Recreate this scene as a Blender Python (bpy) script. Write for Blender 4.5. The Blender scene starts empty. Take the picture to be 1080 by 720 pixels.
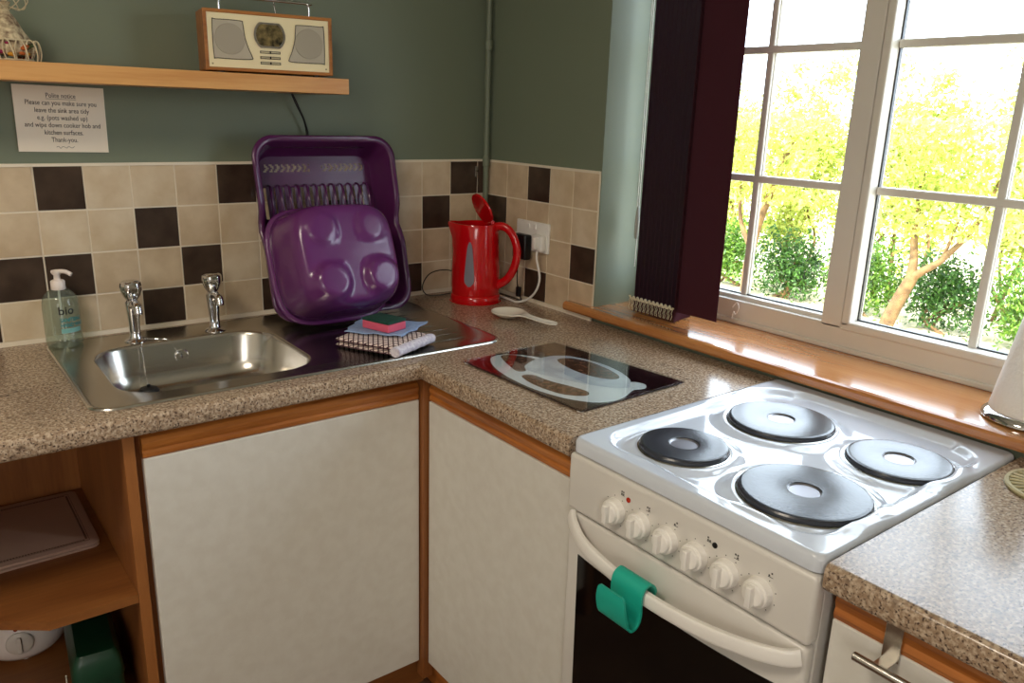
import bpy, bmesh, math, random
from mathutils import Vector, Matrix, noise
random.seed(7)
S = bpy.context.scene
COL = S.collection

# ------------------------------------------------------------------ camera
cam_d = bpy.data.cameras.new('camera'); cam = bpy.data.objects.new('camera', cam_d); COL.objects.link(cam)
cam_d.sensor_width = 36; cam_d.lens = 36 * 841.9 / 1080; cam_d.clip_start = .02
_r = Vector((.79266515, -.60884938, .03137505)); _u = Vector((.14359794, .23647149, .96096871)); _f = Vector((.59250451, .75722101, -.27487223))
m = Matrix.Identity(4)
for i in range(3):
    m[i][0] = _r[i]; m[i][1] = _u[i]; m[i][2] = -_f[i]
m.translation = Vector((-1.49348, -2.0701, 1.44493))
cam.matrix_world = m
S.camera = cam

# ------------------------------------------------------------------ light
S.view_settings.view_transform = 'Standard'; S.view_settings.look = 'None'
S.view_settings.exposure = 0.0; S.view_settings.gamma = 1; S.view_settings.use_curve_mapping = False
S.cycles.max_bounces = 10; S.cycles.diffuse_bounces = 5; S.cycles.glossy_bounces = 5; S.cycles.transmission_bounces = 8
S.cycles.transparent_max_bounces = 12; S.cycles.use_denoising = True; S.cycles.sample_clamp_indirect = 6
S.cycles.caustics_reflective = False; S.cycles.caustics_refractive = False
W = bpy.data.worlds.new('sky'); S.world = W; W.use_nodes = True
bg = W.node_tree.nodes['Background']; bg.inputs[0].default_value = (.74, .87, 1, 1); bg.inputs[1].default_value = 8.5

def light(name, kind, loc, energy, color=(1, 1, 1), rot=None, target=None, size=1, size_y=None):
    d = bpy.data.lights.new(name, kind); o = bpy.data.objects.new(name, d); COL.objects.link(o)
    o.location = loc; d.energy = energy; d.color = color
    if kind == 'AREA':
        d.size = size
        if size_y: d.shape = 'RECTANGLE'; d.size_y = size_y
    if target is not None:
        o.rotation_euler = (Vector(target) - Vector(loc)).to_track_quat('-Z', 'Y').to_euler()
    return o
sun = light('sun', 'SUN', (0, 0, 8), 13, (1, .95, .82), target=(6.0, 2.5, 0)); sun.data.angle = .01
portal = light('window_portal', 'AREA', (.33, -1.12, 1.46), 1, target=(-1, -1.12, 1.46), size=1.2, size_y=1.05); portal.data.cycles.is_portal = True
light('ceiling_fill_light', 'AREA', (-2.1, -1.4, 2.34), 20, (1, .88, .72), target=(-1.9, -1.5, 0), size=.5)  # added warm fill, stands in for an unseen ceiling lamp; no fixture modelled
light('far_fill_light', 'AREA', (-2.6, -3.85, 1.6), 34, (1, .96, .92), target=(-.8, -.4, .7), size=1.4, size_y=1.1)  # added fill from behind the viewer; no window is modelled in that wall

# ------------------------------------------------------------------ materials
def lin(h):
    h = h.lstrip('#'); o = []
    for i in (0, 2, 4):
        c = int(h[i:i+2], 16) / 255
        o.append(c / 12.92 if c <= .04045 else ((c + .055) / 1.055) ** 2.4)
    return (*o, 1)
def mat(name, col, rough=.5, metal=0, spec=None, bump=None, var=None, scale=20, coat=0, trans=0, alpha=None, ior=None, stretch=None, detail=4):
    """col hex; var = second colour mixed by noise; bump = (scale, strength)"""
    M = bpy.data.materials.new(name); M.use_nodes = True; nt = M.node_tree; b = nt.nodes['Principled BSDF']
    b.inputs['Base Color'].default_value = lin(col); b.inputs['Roughness'].default_value = rough; b.inputs['Metallic'].default_value = metal
    if spec is not None: b.inputs['Specular IOR Level'].default_value = spec
    if coat: b.inputs['Coat Weight'].default_value = coat; b.inputs['Coat Roughness'].default_value = .06
    if trans: b.inputs['Transmission Weight'].default_value = trans
    if ior: b.inputs['IOR'].default_value = ior
    if alpha is not None: b.inputs['Alpha'].default_value = alpha
    tc = nt.nodes.new('ShaderNodeTexCoord'); mp = nt.nodes.new('ShaderNodeMapping'); nt.links.new(tc.outputs['Object'], mp.inputs[0])
    if stretch: mp.inputs['Scale'].default_value = stretch
    if var:
        n = nt.nodes.new('ShaderNodeTexNoise'); n.inputs['Scale'].default_value = scale; n.inputs['Detail'].default_value = detail
        nt.links.new(mp.outputs[0], n.inputs['Vector'])
        r = nt.nodes.new('ShaderNodeValToRGB'); r.color_ramp.elements[0].position = .35; r.color_ramp.elements[1].position = .65
        r.color_ramp.elements[0].color = lin(col); r.color_ramp.elements[1].color = lin(var)
        nt.links.new(n.outputs[0], r.inputs[0]); nt.links.new(r.outputs[0], b.inputs['Base Color'])
    if bump:
        n2 = nt.nodes.new('ShaderNodeTexNoise'); n2.inputs['Scale'].default_value = bump[0]; n2.inputs['Detail'].default_value = 3
        nt.links.new(mp.outputs[0], n2.inputs['Vector'])
        bp = nt.nodes.new('ShaderNodeBump'); bp.inputs['Strength'].default_value = bump[1]; bp.inputs['Distance'].default_value = .002
        nt.links.new(n2.outputs[0], bp.inputs['Height']); nt.links.new(bp.outputs[0], b.inputs['Normal'])
    return M
def wood(name, c1, c2, axis='x', rough=.38, scale=9, rings=1.0):
    M = bpy.data.materials.new(name); M.use_nodes = True; nt = M.node_tree; b = nt.nodes['Principled BSDF']; b.inputs['Roughness'].default_value = rough
    tc = nt.nodes.new('ShaderNodeTexCoord'); mp = nt.nodes.new('ShaderNodeMapping'); nt.links.new(tc.outputs['Object'], mp.inputs[0])
    s = [1, 1, 1]; s['xyz'.index(axis)] = .07; mp.inputs['Scale'].default_value = s
    n = nt.nodes.new('ShaderNodeTexNoise'); n.inputs['Scale'].default_value = scale; n.inputs['Detail'].default_value = 2; n.inputs['Distortion'].default_value = .6 * rings
    w = nt.nodes.new('ShaderNodeTexNoise'); w.inputs['Scale'].default_value = scale * 22; w.inputs['Detail'].default_value = 5
    nt.links.new(mp.outputs[0], n.inputs['Vector']); nt.links.new(mp.outputs[0], w.inputs['Vector'])
    mu = nt.nodes.new('ShaderNodeMath'); mu.operation = 'MULTIPLY_ADD'; mu.inputs[1].default_value = 9 * rings; nt.links.new(n.outputs[0], mu.inputs[0])
    mu.inputs[2].default_value = 0
    fr = nt.nodes.new('ShaderNodeMath'); fr.operation = 'PINGPONG'; fr.inputs[1].default_value = 1; nt.links.new(mu.outputs[0], fr.inputs[0])
    mx = nt.nodes.new('ShaderNodeMath'); mx.operation = 'MULTIPLY_ADD'; mx.inputs[1].default_value = .45; nt.links.new(fr.outputs[0], mx.inputs[0])
    m2 = nt.nodes.new('ShaderNodeMath'); m2.operation = 'MULTIPLY'; m2.inputs[1].default_value = .75; nt.links.new(w.outputs[0], m2.inputs[0]); nt.links.new(m2.outputs[0], mx.inputs[2])
    r = nt.nodes.new('ShaderNodeValToRGB'); r.color_ramp.elements[0].position = .2; r.color_ramp.elements[1].position = .8
    r.color_ramp.elements[0].color = lin(c1); r.color_ramp.elements[1].color = lin(c2)
    nt.links.new(mx.outputs[0], r.inputs[0]); nt.links.new(r.outputs[0], b.inputs['Base Color'])
    return M
def speckle(name, c0, c1, c2, rough=.3):
    """mottled laminate: fine dark and pale flecks over a brown ground"""
    M = bpy.data.materials.new(name); M.use_nodes = True; nt = M.node_tree; b = nt.nodes['Principled BSDF']; b.inputs['Roughness'].default_value = rough
    tc = nt.nodes.new('ShaderNodeTexCoord')
    def ns(scale, lo, hi, det=3):
        n = nt.nodes.new('ShaderNodeTexNoise'); n.inputs['Scale'].default_value = scale; n.inputs['Detail'].default_value = det
        nt.links.new(tc.outputs['Object'], n.inputs['Vector'])
        r = nt.nodes.new('ShaderNodeMapRange'); r.inputs['From Min'].default_value = lo; r.inputs['From Max'].default_value = hi
        nt.links.new(n.outputs[0], r.inputs['Value']); return r.outputs[0]
    def mixc(a, bb, f):
        x = nt.nodes.new('ShaderNodeMix'); x.data_type = 'RGBA'
        if isinstance(a, tuple): x.inputs[6].default_value = a
        else: nt.links.new(a, x.inputs[6])
        x.inputs[7].default_value = bb; nt.links.new(f, x.inputs[0]); return x.outputs[2]
    c = mixc(lin(c0), lin(c2), ns(150, .45, .62))
    c = mixc(c, lin(c1), ns(260, .53, .66))
    c = mixc(c, lin(c1), ns(45, .6, .85))
    nt.links.new(c, b.inputs['Base Color'])
    return M
PAINT = mat('green wall paint', '#737c69', .5, bump=(60, .06))
CEIL = mat('ceiling paint', '#e8e4da', .8)
TILE = mat('beige tile', '#d6c2a4', .3, var='#c2ab8c', scale=14, bump=(30, .15))
TILE2 = mat('pale tile', '#dccbb0', .3, var='#cbb594', scale=14, bump=(30, .15))
TILED = mat('dark brown tile', '#35261d', .3, var='#4a3a2e', scale=18, bump=(30, .2))
GROUT = mat('cream grout', '#eadfca', .7)
WORK = speckle('mottled laminate', '#9e866e', '#4c3a31', '#c6b29a', .2)
OAK = wood('light oak veneer', '#c8894a', '#dba566', 'x', .4)
OAKY = wood('sill oak', '#a86632', '#c2844c', 'y', .2); OAKY.node_tree.nodes['Principled BSDF'].inputs['Coat Weight'].default_value = .8; OAKY.node_tree.nodes['Principled BSDF'].inputs['Coat Roughness'].default_value = .12
RAIL = wood('orange oak rail', '#8a4a1c', '#bf7635', 'x', .35)
RAILY = wood('orange oak rail across', '#8a4a1c', '#bf7635', 'y', .35)
CARC = wood('brown oak veneer', '#6f3f1d', '#8f5a2d', 'x', .4, 6, .6)
CARCZ = wood('upright oak veneer', '#7a4824', '#9c6334', 'z', .4, 6, .6)
DOOR = mat('cream laminate', '#dedbd2', .38, var='#d8d4ca', scale=35, bump=(220, .05))
STEEL = mat('brushed stainless steel', '#c9c5bd', .24, 1, bump=(300, .05), stretch=(.1, 1, 1))
CHROME = mat('chrome', '#d8d8da', .07, 1)
UPVC = mat('white window plastic', '#d6d0c5', .3)
ENAMEL = mat('white enamel', '#d3d9e2', .1, coat=.5)
CWHITE = mat('white cooker steel', '#dad6cf', .28)
KNOBW = mat('white knob plastic', '#f1eee8', .3)
BLACKG = mat('black oven glass', '#070708', .06, spec=.6)
HOT = mat('cast iron hotplate', '#34363c', .25, bump=(200, .1))
HOTC = mat('hotplate centre', '#8e8c90', .3, .7)
BLACKP = mat('black plastic', '#101012', .4)
DARK = mat('dark gap', '#1a120c', .8)
PURPLE = mat('purple plastic', '#511f4e', .25, spec=.55)
PURPLEB = mat('purple bowl plastic', '#652d69', .22, spec=.6)
RED = mat('red plastic', '#c80a12', .14, coat=.4)
TEAL = mat('teal silicone', '#1fae98', .42)
PAPER = mat('laminated paper', '#f6ebd9', .35)
INK = mat('black ink', '#3a302a', .6)
WHITEP = mat('white plastic', '#eceae4', .35)
CERAM = mat('glazed white ceramic', '#efe9da', .15)
CREAM = mat('cream radio front', '#efe2ba', .35)
GRILLE = mat('grey grille', '#a79f8e', .6, bump=(900, .6))
GRILLE2 = mat('grey grille surround', '#b4ac9a', .5)
def fresnel(nt):
    """fresnel reflectance that is the same from both sides of a thin sheet"""
    g = nt.nodes.new('ShaderNodeNewGeometry'); mr = nt.nodes.new('ShaderNodeMapRange'); mr.inputs['To Min'].default_value = 1.45; mr.inputs['To Max'].default_value = 1 / 1.45
    nt.links.new(g.outputs['Backfacing'], mr.inputs['Value']); fr = nt.nodes.new('ShaderNodeFresnel'); nt.links.new(mr.outputs[0], fr.inputs[0]); return fr
def thin_glass(name, tint=(1, 1, 1, 1), refl=1.0):
    M = bpy.data.materials.new(name); M.use_nodes = True; nt = M.node_tree; nt.nodes.remove(nt.nodes['Principled BSDF'])
    t = nt.nodes.new('ShaderNodeBsdfTransparent'); t.inputs[0].default_value = tint
    g = nt.nodes.new('ShaderNodeBsdfGlossy'); g.inputs['Roughness'].default_value = .02
    fr = fresnel(nt)
    mx = nt.nodes.new('ShaderNodeMixShader'); nt.links.new(fr.outputs[0], mx.inputs[0]); nt.links.new(t.outputs[0], mx.inputs[1]); nt.links.new(g.outputs[0], mx.inputs[2])
    nt.links.new(mx.outputs[0], nt.nodes['Material Output'].inputs[0]); return M
GLASS = thin_glass('window glass')

# ------------------------------------------------------------------ mesh helpers
def B(): return bmesh.new()
def obj(name, bm, mats, parent=None, smooth=False, loc=None, angle=None):
    me = bpy.data.meshes.new(name)
    if angle is not None: smooth = True
    bmesh.ops.recalc_face_normals(bm, faces=bm.faces)
    if smooth:
        for f in bm.faces: f.smooth = True
        a = math.radians(angle if angle is not None else 40)
        for e in bm.edges:
            if len(e.link_faces) == 2 and e.calc_face_angle(0) > a: e.smooth = False
    bm.to_mesh(me); bm.free()
    for mm in (mats if isinstance(mats, (list, tuple)) else [mats]): me.materials.append(mm)
    o = bpy.data.objects.new(name, me); COL.objects.link(o)
    if loc: o.location = loc
    if parent is not None: o.parent = parent
    return o
def thing(name, label, cat, loc=(0, 0, 0), rz=0, group=None):
    o = bpy.data.objects.new(name, None); COL.objects.link(o); o.location = loc; o.rotation_euler = (0, 0, rz); o.empty_display_size = .05
    o['label'] = label; o['category'] = cat
    if group: o['group'] = group
    return o
def tag(o, label, cat, group=None, kind=None):
    o['label'] = label; o['category'] = cat
    if group: o['group'] = group
    if kind: o['kind'] = kind
    return o
def struct(o, label, cat='wall'):
    o['kind'] = 'structure'; o['label'] = label; o['category'] = cat; return o
def box(bm, x0, x1, y0, y1, z0, z1, bev=0, seg=2, mi=0, M=None):
    x0, x1 = sorted((x0, x1)); y0, y1 = sorted((y0, y1)); z0, z1 = sorted((z0, z1))
    r = bmesh.ops.create_cube(bm, size=1); vs = r['verts']
    for v in vs: v.co = Vector(((x0 + x1) / 2 + v.co.x * (x1 - x0), (y0 + y1) / 2 + v.co.y * (y1 - y0), (z0 + z1) / 2 + v.co.z * (z1 - z0)))
    fs = set(f for v in vs for f in v.link_faces)
    for f in fs: f.material_index = mi
    if bev:
        es = list(set(e for v in vs for e in v.link_edges))
        rr = bmesh.ops.bevel(bm, geom=es, offset=bev, segments=seg, affect='EDGES', profile=.5)
        vs = list(set(rr['verts']) | set(v for v in vs if v.is_valid))
        for f in rr['faces']: f.material_index = mi
    if M is not None: bmesh.ops.transform(bm, matrix=M, verts=[v for v in vs if v.is_valid])
    return vs
def loft(bm, loops, closed=True, cap0=False, cap1=False, mi=0):
    rows = [[bm.verts.new(p) for p in lp] for lp in loops]
    n = len(rows[0]); fs = []
    for a, b in zip(rows, rows[1:]):
        for i in range(n if closed else n - 1):
            j = (i + 1) % n
            fs.append(bm.faces.new((a[i], a[j], b[j], b[i])))
    if cap0: fs.append(bm.faces.new(list(reversed(rows[0]))))
    if cap1: fs.append(bm.faces.new(rows[-1]))
    for f in fs: f.material_index = mi
    return rows
def lathe(bm, prof, seg=32, c=(0, 0, 0), M=None, cap0=True, cap1=True, mi=0, sx=1, sy=1):
    loops = []
    for r, z in prof:
        lp = []
        for i in range(seg):
            a = 2 * math.pi * i / seg; p = Vector((r * math.cos(a) * sx, r * math.sin(a) * sy, z))
            if M is not None: p = M @ p
            lp.append(p + Vector(c))
        loops.append(lp)
    return loft(bm, loops, True, cap0, cap1, mi)
def axis_m(d):  # matrix turning +Z to direction d
    return Vector(d).to_track_quat('Z', 'Y').to_matrix()
def cyl(bm, p0, p1, r, seg=20, mi=0, r2=None, bev=0):
    p0 = Vector(p0); p1 = Vector(p1); L = (p1 - p0).length; r2 = r if r2 is None else r2
    prof = [(r, 0), (r2, L)] if not bev else [(r - bev, 0), (r, bev), (r2, L - bev), (r2 - bev, L)]
    lathe(bm, prof, seg, p0, axis_m(p1 - p0), mi=mi)
def smooth_pts(P, n=8, closed=False):
    P = [Vector(p) for p in P]; out = []; N = len(P)
    for i in range(N if closed else N - 1):
        if closed: a, b, c, d = P[(i - 1) % N], P[i], P[(i + 1) % N], P[(i + 2) % N]
        else: a, b, c, d = P[max(i - 1, 0)], P[i], P[i + 1], P[min(i + 2, N - 1)]
        for k in range(n):
            t = k / n
            out.append(.5 * ((2 * b) + (c - a) * t + (2 * a - 5 * b + 4 * c - d) * t * t + (3 * b - a - 3 * c + d) * t ** 3))
    if not closed: out.append(P[-1])
    return out
def tube(bm, P, r, seg=8, closed=False, mi=0, radii=None, flat=1):
    P = [Vector(p) for p in P]; n = len(P); loops = []
    t0 = (P[1] - P[0]).normalized(); nr = t0.orthogonal().normalized()
    for i in range(n):
        t = ((P[(i + 1) % n] - P[i - 1]) if (closed or 0 < i < n - 1) else (P[1] - P[0] if i == 0 else P[-1] - P[-2])).normalized()
        nr = (nr - t * nr.dot(t)).normalized(); bn = t.cross(nr); rr = radii[i] if radii else r
        loops.append([P[i] + (nr * math.cos(2 * math.pi * k / seg) + bn * math.sin(2 * math.pi * k / seg) * flat) * rr for k in range(seg)])
    if closed: loops.append(loops[0]); loft(bm, loops, mi=mi); bmesh.ops.remove_doubles(bm, verts=bm.verts, dist=1e-6)
    else: loft(bm, loops, True, True, True, mi)
def rrect(cx, cy, w, h, r, z=0, n=8):
    out = []
    for k, (sx, sy) in enumerate(((1, 1), (-1, 1), (-1, -1), (1, -1))):
        ox, oy = cx + sx * (w / 2 - r), cy + sy * (h / 2 - r)
        for i in range(n + 1):
            a = math.pi / 2 * (k + i / n)
            out.append(Vector((ox + r * math.cos(a), oy + r * math.sin(a), z)))
    return out
def poly(bm, pts, z0, z1, mi=0):
    n = len(pts)
    a = [bm.verts.new((p[0], p[1], z0)) for p in pts]; b = [bm.verts.new((p[0], p[1], z1)) for p in pts]
    fs = [bm.faces.new(b), bm.faces.new(list(reversed(a)))]
    for i in range(n): fs.append(bm.faces.new((a[i], a[(i + 1) % n], b[(i + 1) % n], b[i])))
    for f in fs: f.material_index = mi
def sphere(bm, c, r, sx=1, sy=1, sz=1, u=16, v=10, mi=0, M=None):
    rr = bmesh.ops.create_uvsphere(bm, u_segments=u, v_segments=v, radius=r)
    for q in rr['verts']:
        p = Vector((q.co.x * sx, q.co.y * sy, q.co.z * sz))
        if M is not None: p = M @ p
        q.co = p + Vector(c)
    for f in set(f for q in rr['verts'] for f in q.link_faces): f.material_index = mi
def text_bm(bm, s, size, M, align='CENTER', ext=.00015, mi=0, bold=0.0, shear=0, sx=1):
    cu = bpy.data.curves.new('t', 'FONT'); cu.body = s; cu.size = size; cu.align_x = align; cu.extrude = ext; cu.offset = bold; cu.shear = shear; cu.resolution_u = 3
    o = bpy.data.objects.new('t', cu); COL.objects.link(o); bpy.context.view_layer.update()
    me = bpy.data.meshes.new_from_object(o.evaluated_get(bpy.context.evaluated_depsgraph_get()))
    bpy.data.objects.remove(o); bpy.data.curves.remove(cu)
    k = len(bm.verts); bm.from_mesh(me); bpy.data.meshes.remove(me); bm.verts.ensure_lookup_table()
    for v in bm.verts[k:]: v.co = M @ Vector((v.co.x * sx, v.co.y, v.co.z))
    bm.faces.ensure_lookup_table()
    for f in bm.faces:
        if f.verts[0].index >= k or f.verts[0].index == -1: f.material_index = mi
def frame_m(o, x, y):
    x = Vector(x).normalized(); z = x.cross(Vector(y)).normalized(); y = z.cross(x)
    mm = Matrix.Identity(4)
    for i in range(3): mm[i][0] = x[i]; mm[i][1] = y[i]; mm[i][2] = z[i]
    mm.translation = Vector(o); return mm

# ------------------------------------------------------------------ room shell
WZ0, WZ1, WY0, WY1 = .92, 1.99, -1.715, -.522     # window opening
bm = B(); box(bm, -3.3, .3, -4.0, .3, -.1, 0); struct(obj('floor', bm, mat('brown floor', '#5a4030', .5, var='#6b4e3a', scale=6)), 'dark brown kitchen floor', 'floor')
bm = B(); box(bm, -3.3, .26, -4.0, .2, 2.4, 2.5); struct(obj('ceiling', bm, CEIL), 'plain pale ceiling above the kitchen', 'ceiling')
bm = B(); box(bm, -3.3, .26, 0, .2, 0, 2.4)
wb = struct(obj('wall_back', bm, PAINT), 'green painted wall behind the sink')
bm = B(); box(bm, 0, .26, -4.0, 0, 0, WZ0); box(bm, 0, .26, -4.0, 0, WZ1, 2.4); box(bm, 0, .26, WY1, 0, WZ0, WZ1); box(bm, 0, .26, -4.0, WY0, WZ0, WZ1)
bmesh.ops.remove_doubles(bm, verts=bm.verts, dist=1e-5)
wr = struct(obj('wall_right', bm, PAINT), 'green painted wall with the window above the cooker')
bm = B(); box(bm, -3.4, -3.2, -4.0, .2, 0, 2.4); struct(obj('wall_left', bm, CEIL), 'plain wall opposite the window')
bm = B(); box(bm, -3.3, .26, -4.1, -3.9, 0, 2.4); struct(obj('wall_front', bm, CEIL), 'plain wall behind the viewer')

# tiles: one mesh per wall
P_ = .1; D0 = .0355; E0 = .1194; ZT = 1.30
def tiles(name, cols, darks, put, parent):
    bm = B()
    for c in cols:
        for r in range(4):
            a0, a1 = c; key = (cols.index(c), r)
            z1 = ZT - r * .1 - .002; z0 = max(ZT - (r + 1) * .1 + .002, .912)
            h = (hash((key[0] * 7 + r * 13) % 11) % 3)
            mi = 2 if key in darks else (0 if (key[0] * 5 + r * 3) % 4 < 2 else 1)
            put(bm, a0 + .002, a1 - .002, z0, z1, .006, mi)
    put(bm, cols[-1][0] if cols[-1][0] < cols[0][0] else cols[0][0], max(c[1] for c in cols), .9, ZT + .002, .004, 3)   # grout bed
    put(bm, min(c[0] for c in cols), max(c[1] for c in cols), .9, .911, .0085, 3)                                 # white sealant strip
    put(bm, min(c[0] for c in cols), max(c[1] for c in cols), ZT - .0015, ZT + .005, .0075, 3)
    o = obj(name, bm, [TILE, TILE2, TILED, GROUT], parent)
    o['label'] = 'beige and dark brown square wall tiles'
colsB = [(-D0, -.001)] + [(-(D0 + (c + 1) * P_), -(D0 + c * P_)) for c in range(0, 17)]
darkB = {(0, 0), (1, 0), (2, 1), (8, 0), (12, 0), (10, 1), (9, 2), (13, 2), (12, 2), (10, 3), (14, 3), (7, 3), (3, 3), (5, 1), (6, 2), (16, 1), (15, 0)}
def putB(bm, a0, a1, z0, z1, t, mi): box(bm, a0, a1, -t, 0, z0, z1, mi=mi)
tiles('wall_tiles', colsB, darkB, putB, wb)
colsR = [(-E0, -.02)] + [(-(E0 + (c + 1) * P_), -(E0 + c * P_)) for c in range(0, 4)]
darkR = {(2, 0), (0, 1), (4, 2), (2, 3)}
def putR(bm, a0, a1, z0, z1, t, mi): box(bm, -t, 0, a0, a1, z0, z1, mi=mi)
tiles('wall_tiles', colsR, darkR, putR, wr)

# corner pipe
bm = B(); cyl(bm, (-.024, -.034, .9), (-.024, -.034, 2.4), .0085, 16)
for z in (1.285, 1.62): cyl(bm, (-.024, -.034, z), (-.024, -.034, z + .03), .0115, 16, bev=.002)
pipe = obj('corner_pipe', bm, PAINT, smooth=True); tag(pipe, 'green painted pipe running up the corner of the room', 'pipe')
bm = B(); box(bm, -.047, -.040, -.012, -.004, 1.25, 1.285, .002); cyl(bm, (-.0435, -.012, 1.27), (-.0435, -.016, 1.27), .003, 10)
obj('pipe_clip', bm, STEEL, pipe)

# ------------------------------------------------------------------ window
win = bpy.data.objects.new('window_1', None); COL.objects.link(win); win.location = (.23, -1.12, WZ0); struct(win, 'white casement window with glazing bars over the cooker', 'window')
def wpart(name, bm, mt, **k):
    o = obj(name, bm, mt, win, **k); o.matrix_parent_inverse = Matrix.Translation(-Vector(win.location)); return o
bm = B()
FX0, FX1 = .20, .262
box(bm, FX0, FX1, WY0, WY1, WZ0 + .02, 1.0, .004)                     # bottom rail
box(bm, FX0, FX1, WY0, WY1, 1.93, WZ1, .004)
box(bm, FX0, FX1, WY1 - .06, WY1, .98, 1.95, .004); box(bm, FX0, FX1, WY0, WY0 + .06, .98, 1.95, .004)
box(bm, FX0, FX1, -1.130, -1.080, .99, 1.94, .003)                    # mullion
box(bm, FX0 - .008, FX0 + .01, WY0, WY1, WZ0 + .02, .953, .003)       # low bead against the sill
wpart('window_frame', bm, UPVC)
for k, (y0, y1) in enumerate(((-1.078, -.585), (-1.652, -1.152))):
    bm = B(); x0 = FX0 - .004 if k else FX0 + .012
    t = .02
    for (a, b, c, d) in ((y0 - t, y1 + t, .99, 1.011), (y0 - t, y1 + t, 1.912, 1.935), (y0 - t, y0, 1.0, 1.925), (y1, y1 + t, 1.0, 1.925)):
        box(bm, x0, FX1 - .01, a, b, c, d, .004)
    sash = wpart('window_sash', bm, UPVC)
    bm = B()
    for (a, b, c, d) in ((y0, y1, 1.011, 1.014), (y0, y0 + .003, 1.011, 1.91), (y1 - .003, y1, 1.011, 1.91)):
        box(bm, .23, .24, a, b, c, d)
    wpart('glazing_gasket', bm, BLACKP)
    bm = B(); ym = -.838 if k == 0 else -1.405
    for x0_, x1_ in ((.226, .234), (.238, .246)):
        box(bm, x0_, x1_, ym - .009, ym + .009, 1.01, 1.912, .0035)
        for z in (1.306, 1.610): box(bm, x0_ - .0007, x1_ + .0007, y0, y1, z - .009, z + .009, .0035)
    wpart('glazing_bar', bm, UPVC)
    bm = B(); box(bm, .2345, .2375, y0, y1, 1.01, 1.912)
    wpart('window_pane', bm, GLASS)
bm = B()
prof = [(.20, .914), (-.020, .914), (-.027, .9165), (-.0305, .922), (-.0305, .932), (-.027, .9375), (-.020, .94), (.20, .94)]
for (ya, yb, P) in ((-1.80, -.427, [(0.0, .914)] + prof[1:7] + [(0.0, .94)]), (WY0 + .0, WY1 + .0, [(.2, .914), (-.001, .914), (-.001, .94), (.2, .94)])):
    loft(bm, [[Vector((x, ya, z)) for x, z in P], [Vector((x, yb, z)) for x, z in P]], True, True, True)
wpart('window_sill', bm, OAKY)

# ------------------------------------------------------------------ worktops
def worktop(name, cells_x, cells_y, keep, front, label):
    bm = B(); V = {}
    for i, x in enumerate(cells_x):
        for j, y in enumerate(cells_y): V[i, j] = bm.verts.new((x, y, .9))
    fs = []
    for i in range(len(cells_x) - 1):
        for j in range(len(cells_y) - 1):
            if keep((cells_x[i] + cells_x[i + 1]) / 2, (cells_y[j] + cells_y[j + 1]) / 2): fs.append(bm.faces.new((V[i, j], V[i + 1, j], V[i + 1, j + 1], V[i, j + 1])))
    for v in [v for v in bm.verts if not v.link_faces]: bm.verts.remove(v)
    r = bmesh.ops.extrude_face_region(bm, geom=fs)
    for v in [g for g in r['geom'] if isinstance(g, bmesh.types.BMVert)]: v.co.z = .86
    bmesh.ops.recalc_face_normals(bm, faces=bm.faces)
    es = [e for e in bm.edges if all(front(v.co) for v in e.verts) and abs(e.verts[0].co.z - e.verts[1].co.z) < 1e-4 and any(abs(f.normal.z) < .1 for f in e.link_faces)]
    bmesh.ops.bevel(bm, geom=es, offset=.011, segments=5, affect='EDGES', profile=.5)
    o = obj(name, bm, WORK, angle=35); tag(o, label, 'worktop'); return o
FR = -.607
worktop('worktop', [-1.9, -1.215, FR, -.37, -.0005], [-1.110, FR, -.53, -.06, -.0005],
        lambda x, y: (y > FR or x > FR) and not (-1.215 < x < -.37 and -.53 < y < -.06),
        lambda c: (abs(c.y - FR) < 1e-4 and c.x <= FR + 1e-4) or (abs(c.x - FR) < 1e-4 and c.y <= FR + 1e-4),
        'mottled brown laminate worktop running round the corner under sink and kettle')
worktop('worktop', [FR, -.0005], [-2.6, -1.606], lambda x, y: True, lambda c: abs(c.x - FR) < 1e-4,
        'mottled brown laminate worktop to the right of the cooker')
# ------------------------------------------------------------------ cabinets
def moulded_rail(bm, a0, a1, plane, axis, mt=0):
    """wood finger-rail along the top of a door: shaped profile"""
    P = [(0, .800), (-.012, .800), (-.019, .806), (-.0195, .813), (-.0165, .818), (-.0195, .826), (-.0205, .833), (-.014, .842), (-.006, .846), (0, .846)]
    lp = []
    for a in (a0, a1):
        if axis == 'x': lp.append([Vector((a, plane + d + .001, z)) for d, z in P])
        else: lp.append([Vector((plane + d + .001, a, z)) for d, z in P])
    loft(bm, lp, True, True, True)
# sink cabinet
cab = thing('base_cabinet', 'cream cabinet under the sink with orange oak rail', 'cabinet', (-.89, -.3, 0))
def pin(o):
    o.matrix_parent_inverse = Matrix.Translation(-o.parent.location) if o.parent.rotation_euler.z == 0 else o.parent.matrix_basis.inverted(); return o
bm = B(); box(bm, -1.198, -.02, -.555, -.536, .10, .855, .001); box(bm, -1.198, -1.181, -.54, -.012, .10, .855); box(bm, -1.18, -.05, -.54, -.012, .10, .118); pin(obj('carcass', bm, CARCZ, cab))
bm = B(); box(bm, -1.188, -.592, -.578, -.558, .098, .803, .002); d = pin(obj('cabinet_door', bm, DOOR, cab))
bm = B(); moulded_rail(bm, -1.188, -.592, -.558, 'x'); pin(obj('door_rail', bm, RAIL, cab))
bm = B(); box(bm, -1.198, -.56, -.545, -.53, 0, .099); pin(obj('plinth', bm, CARC, cab))
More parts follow.
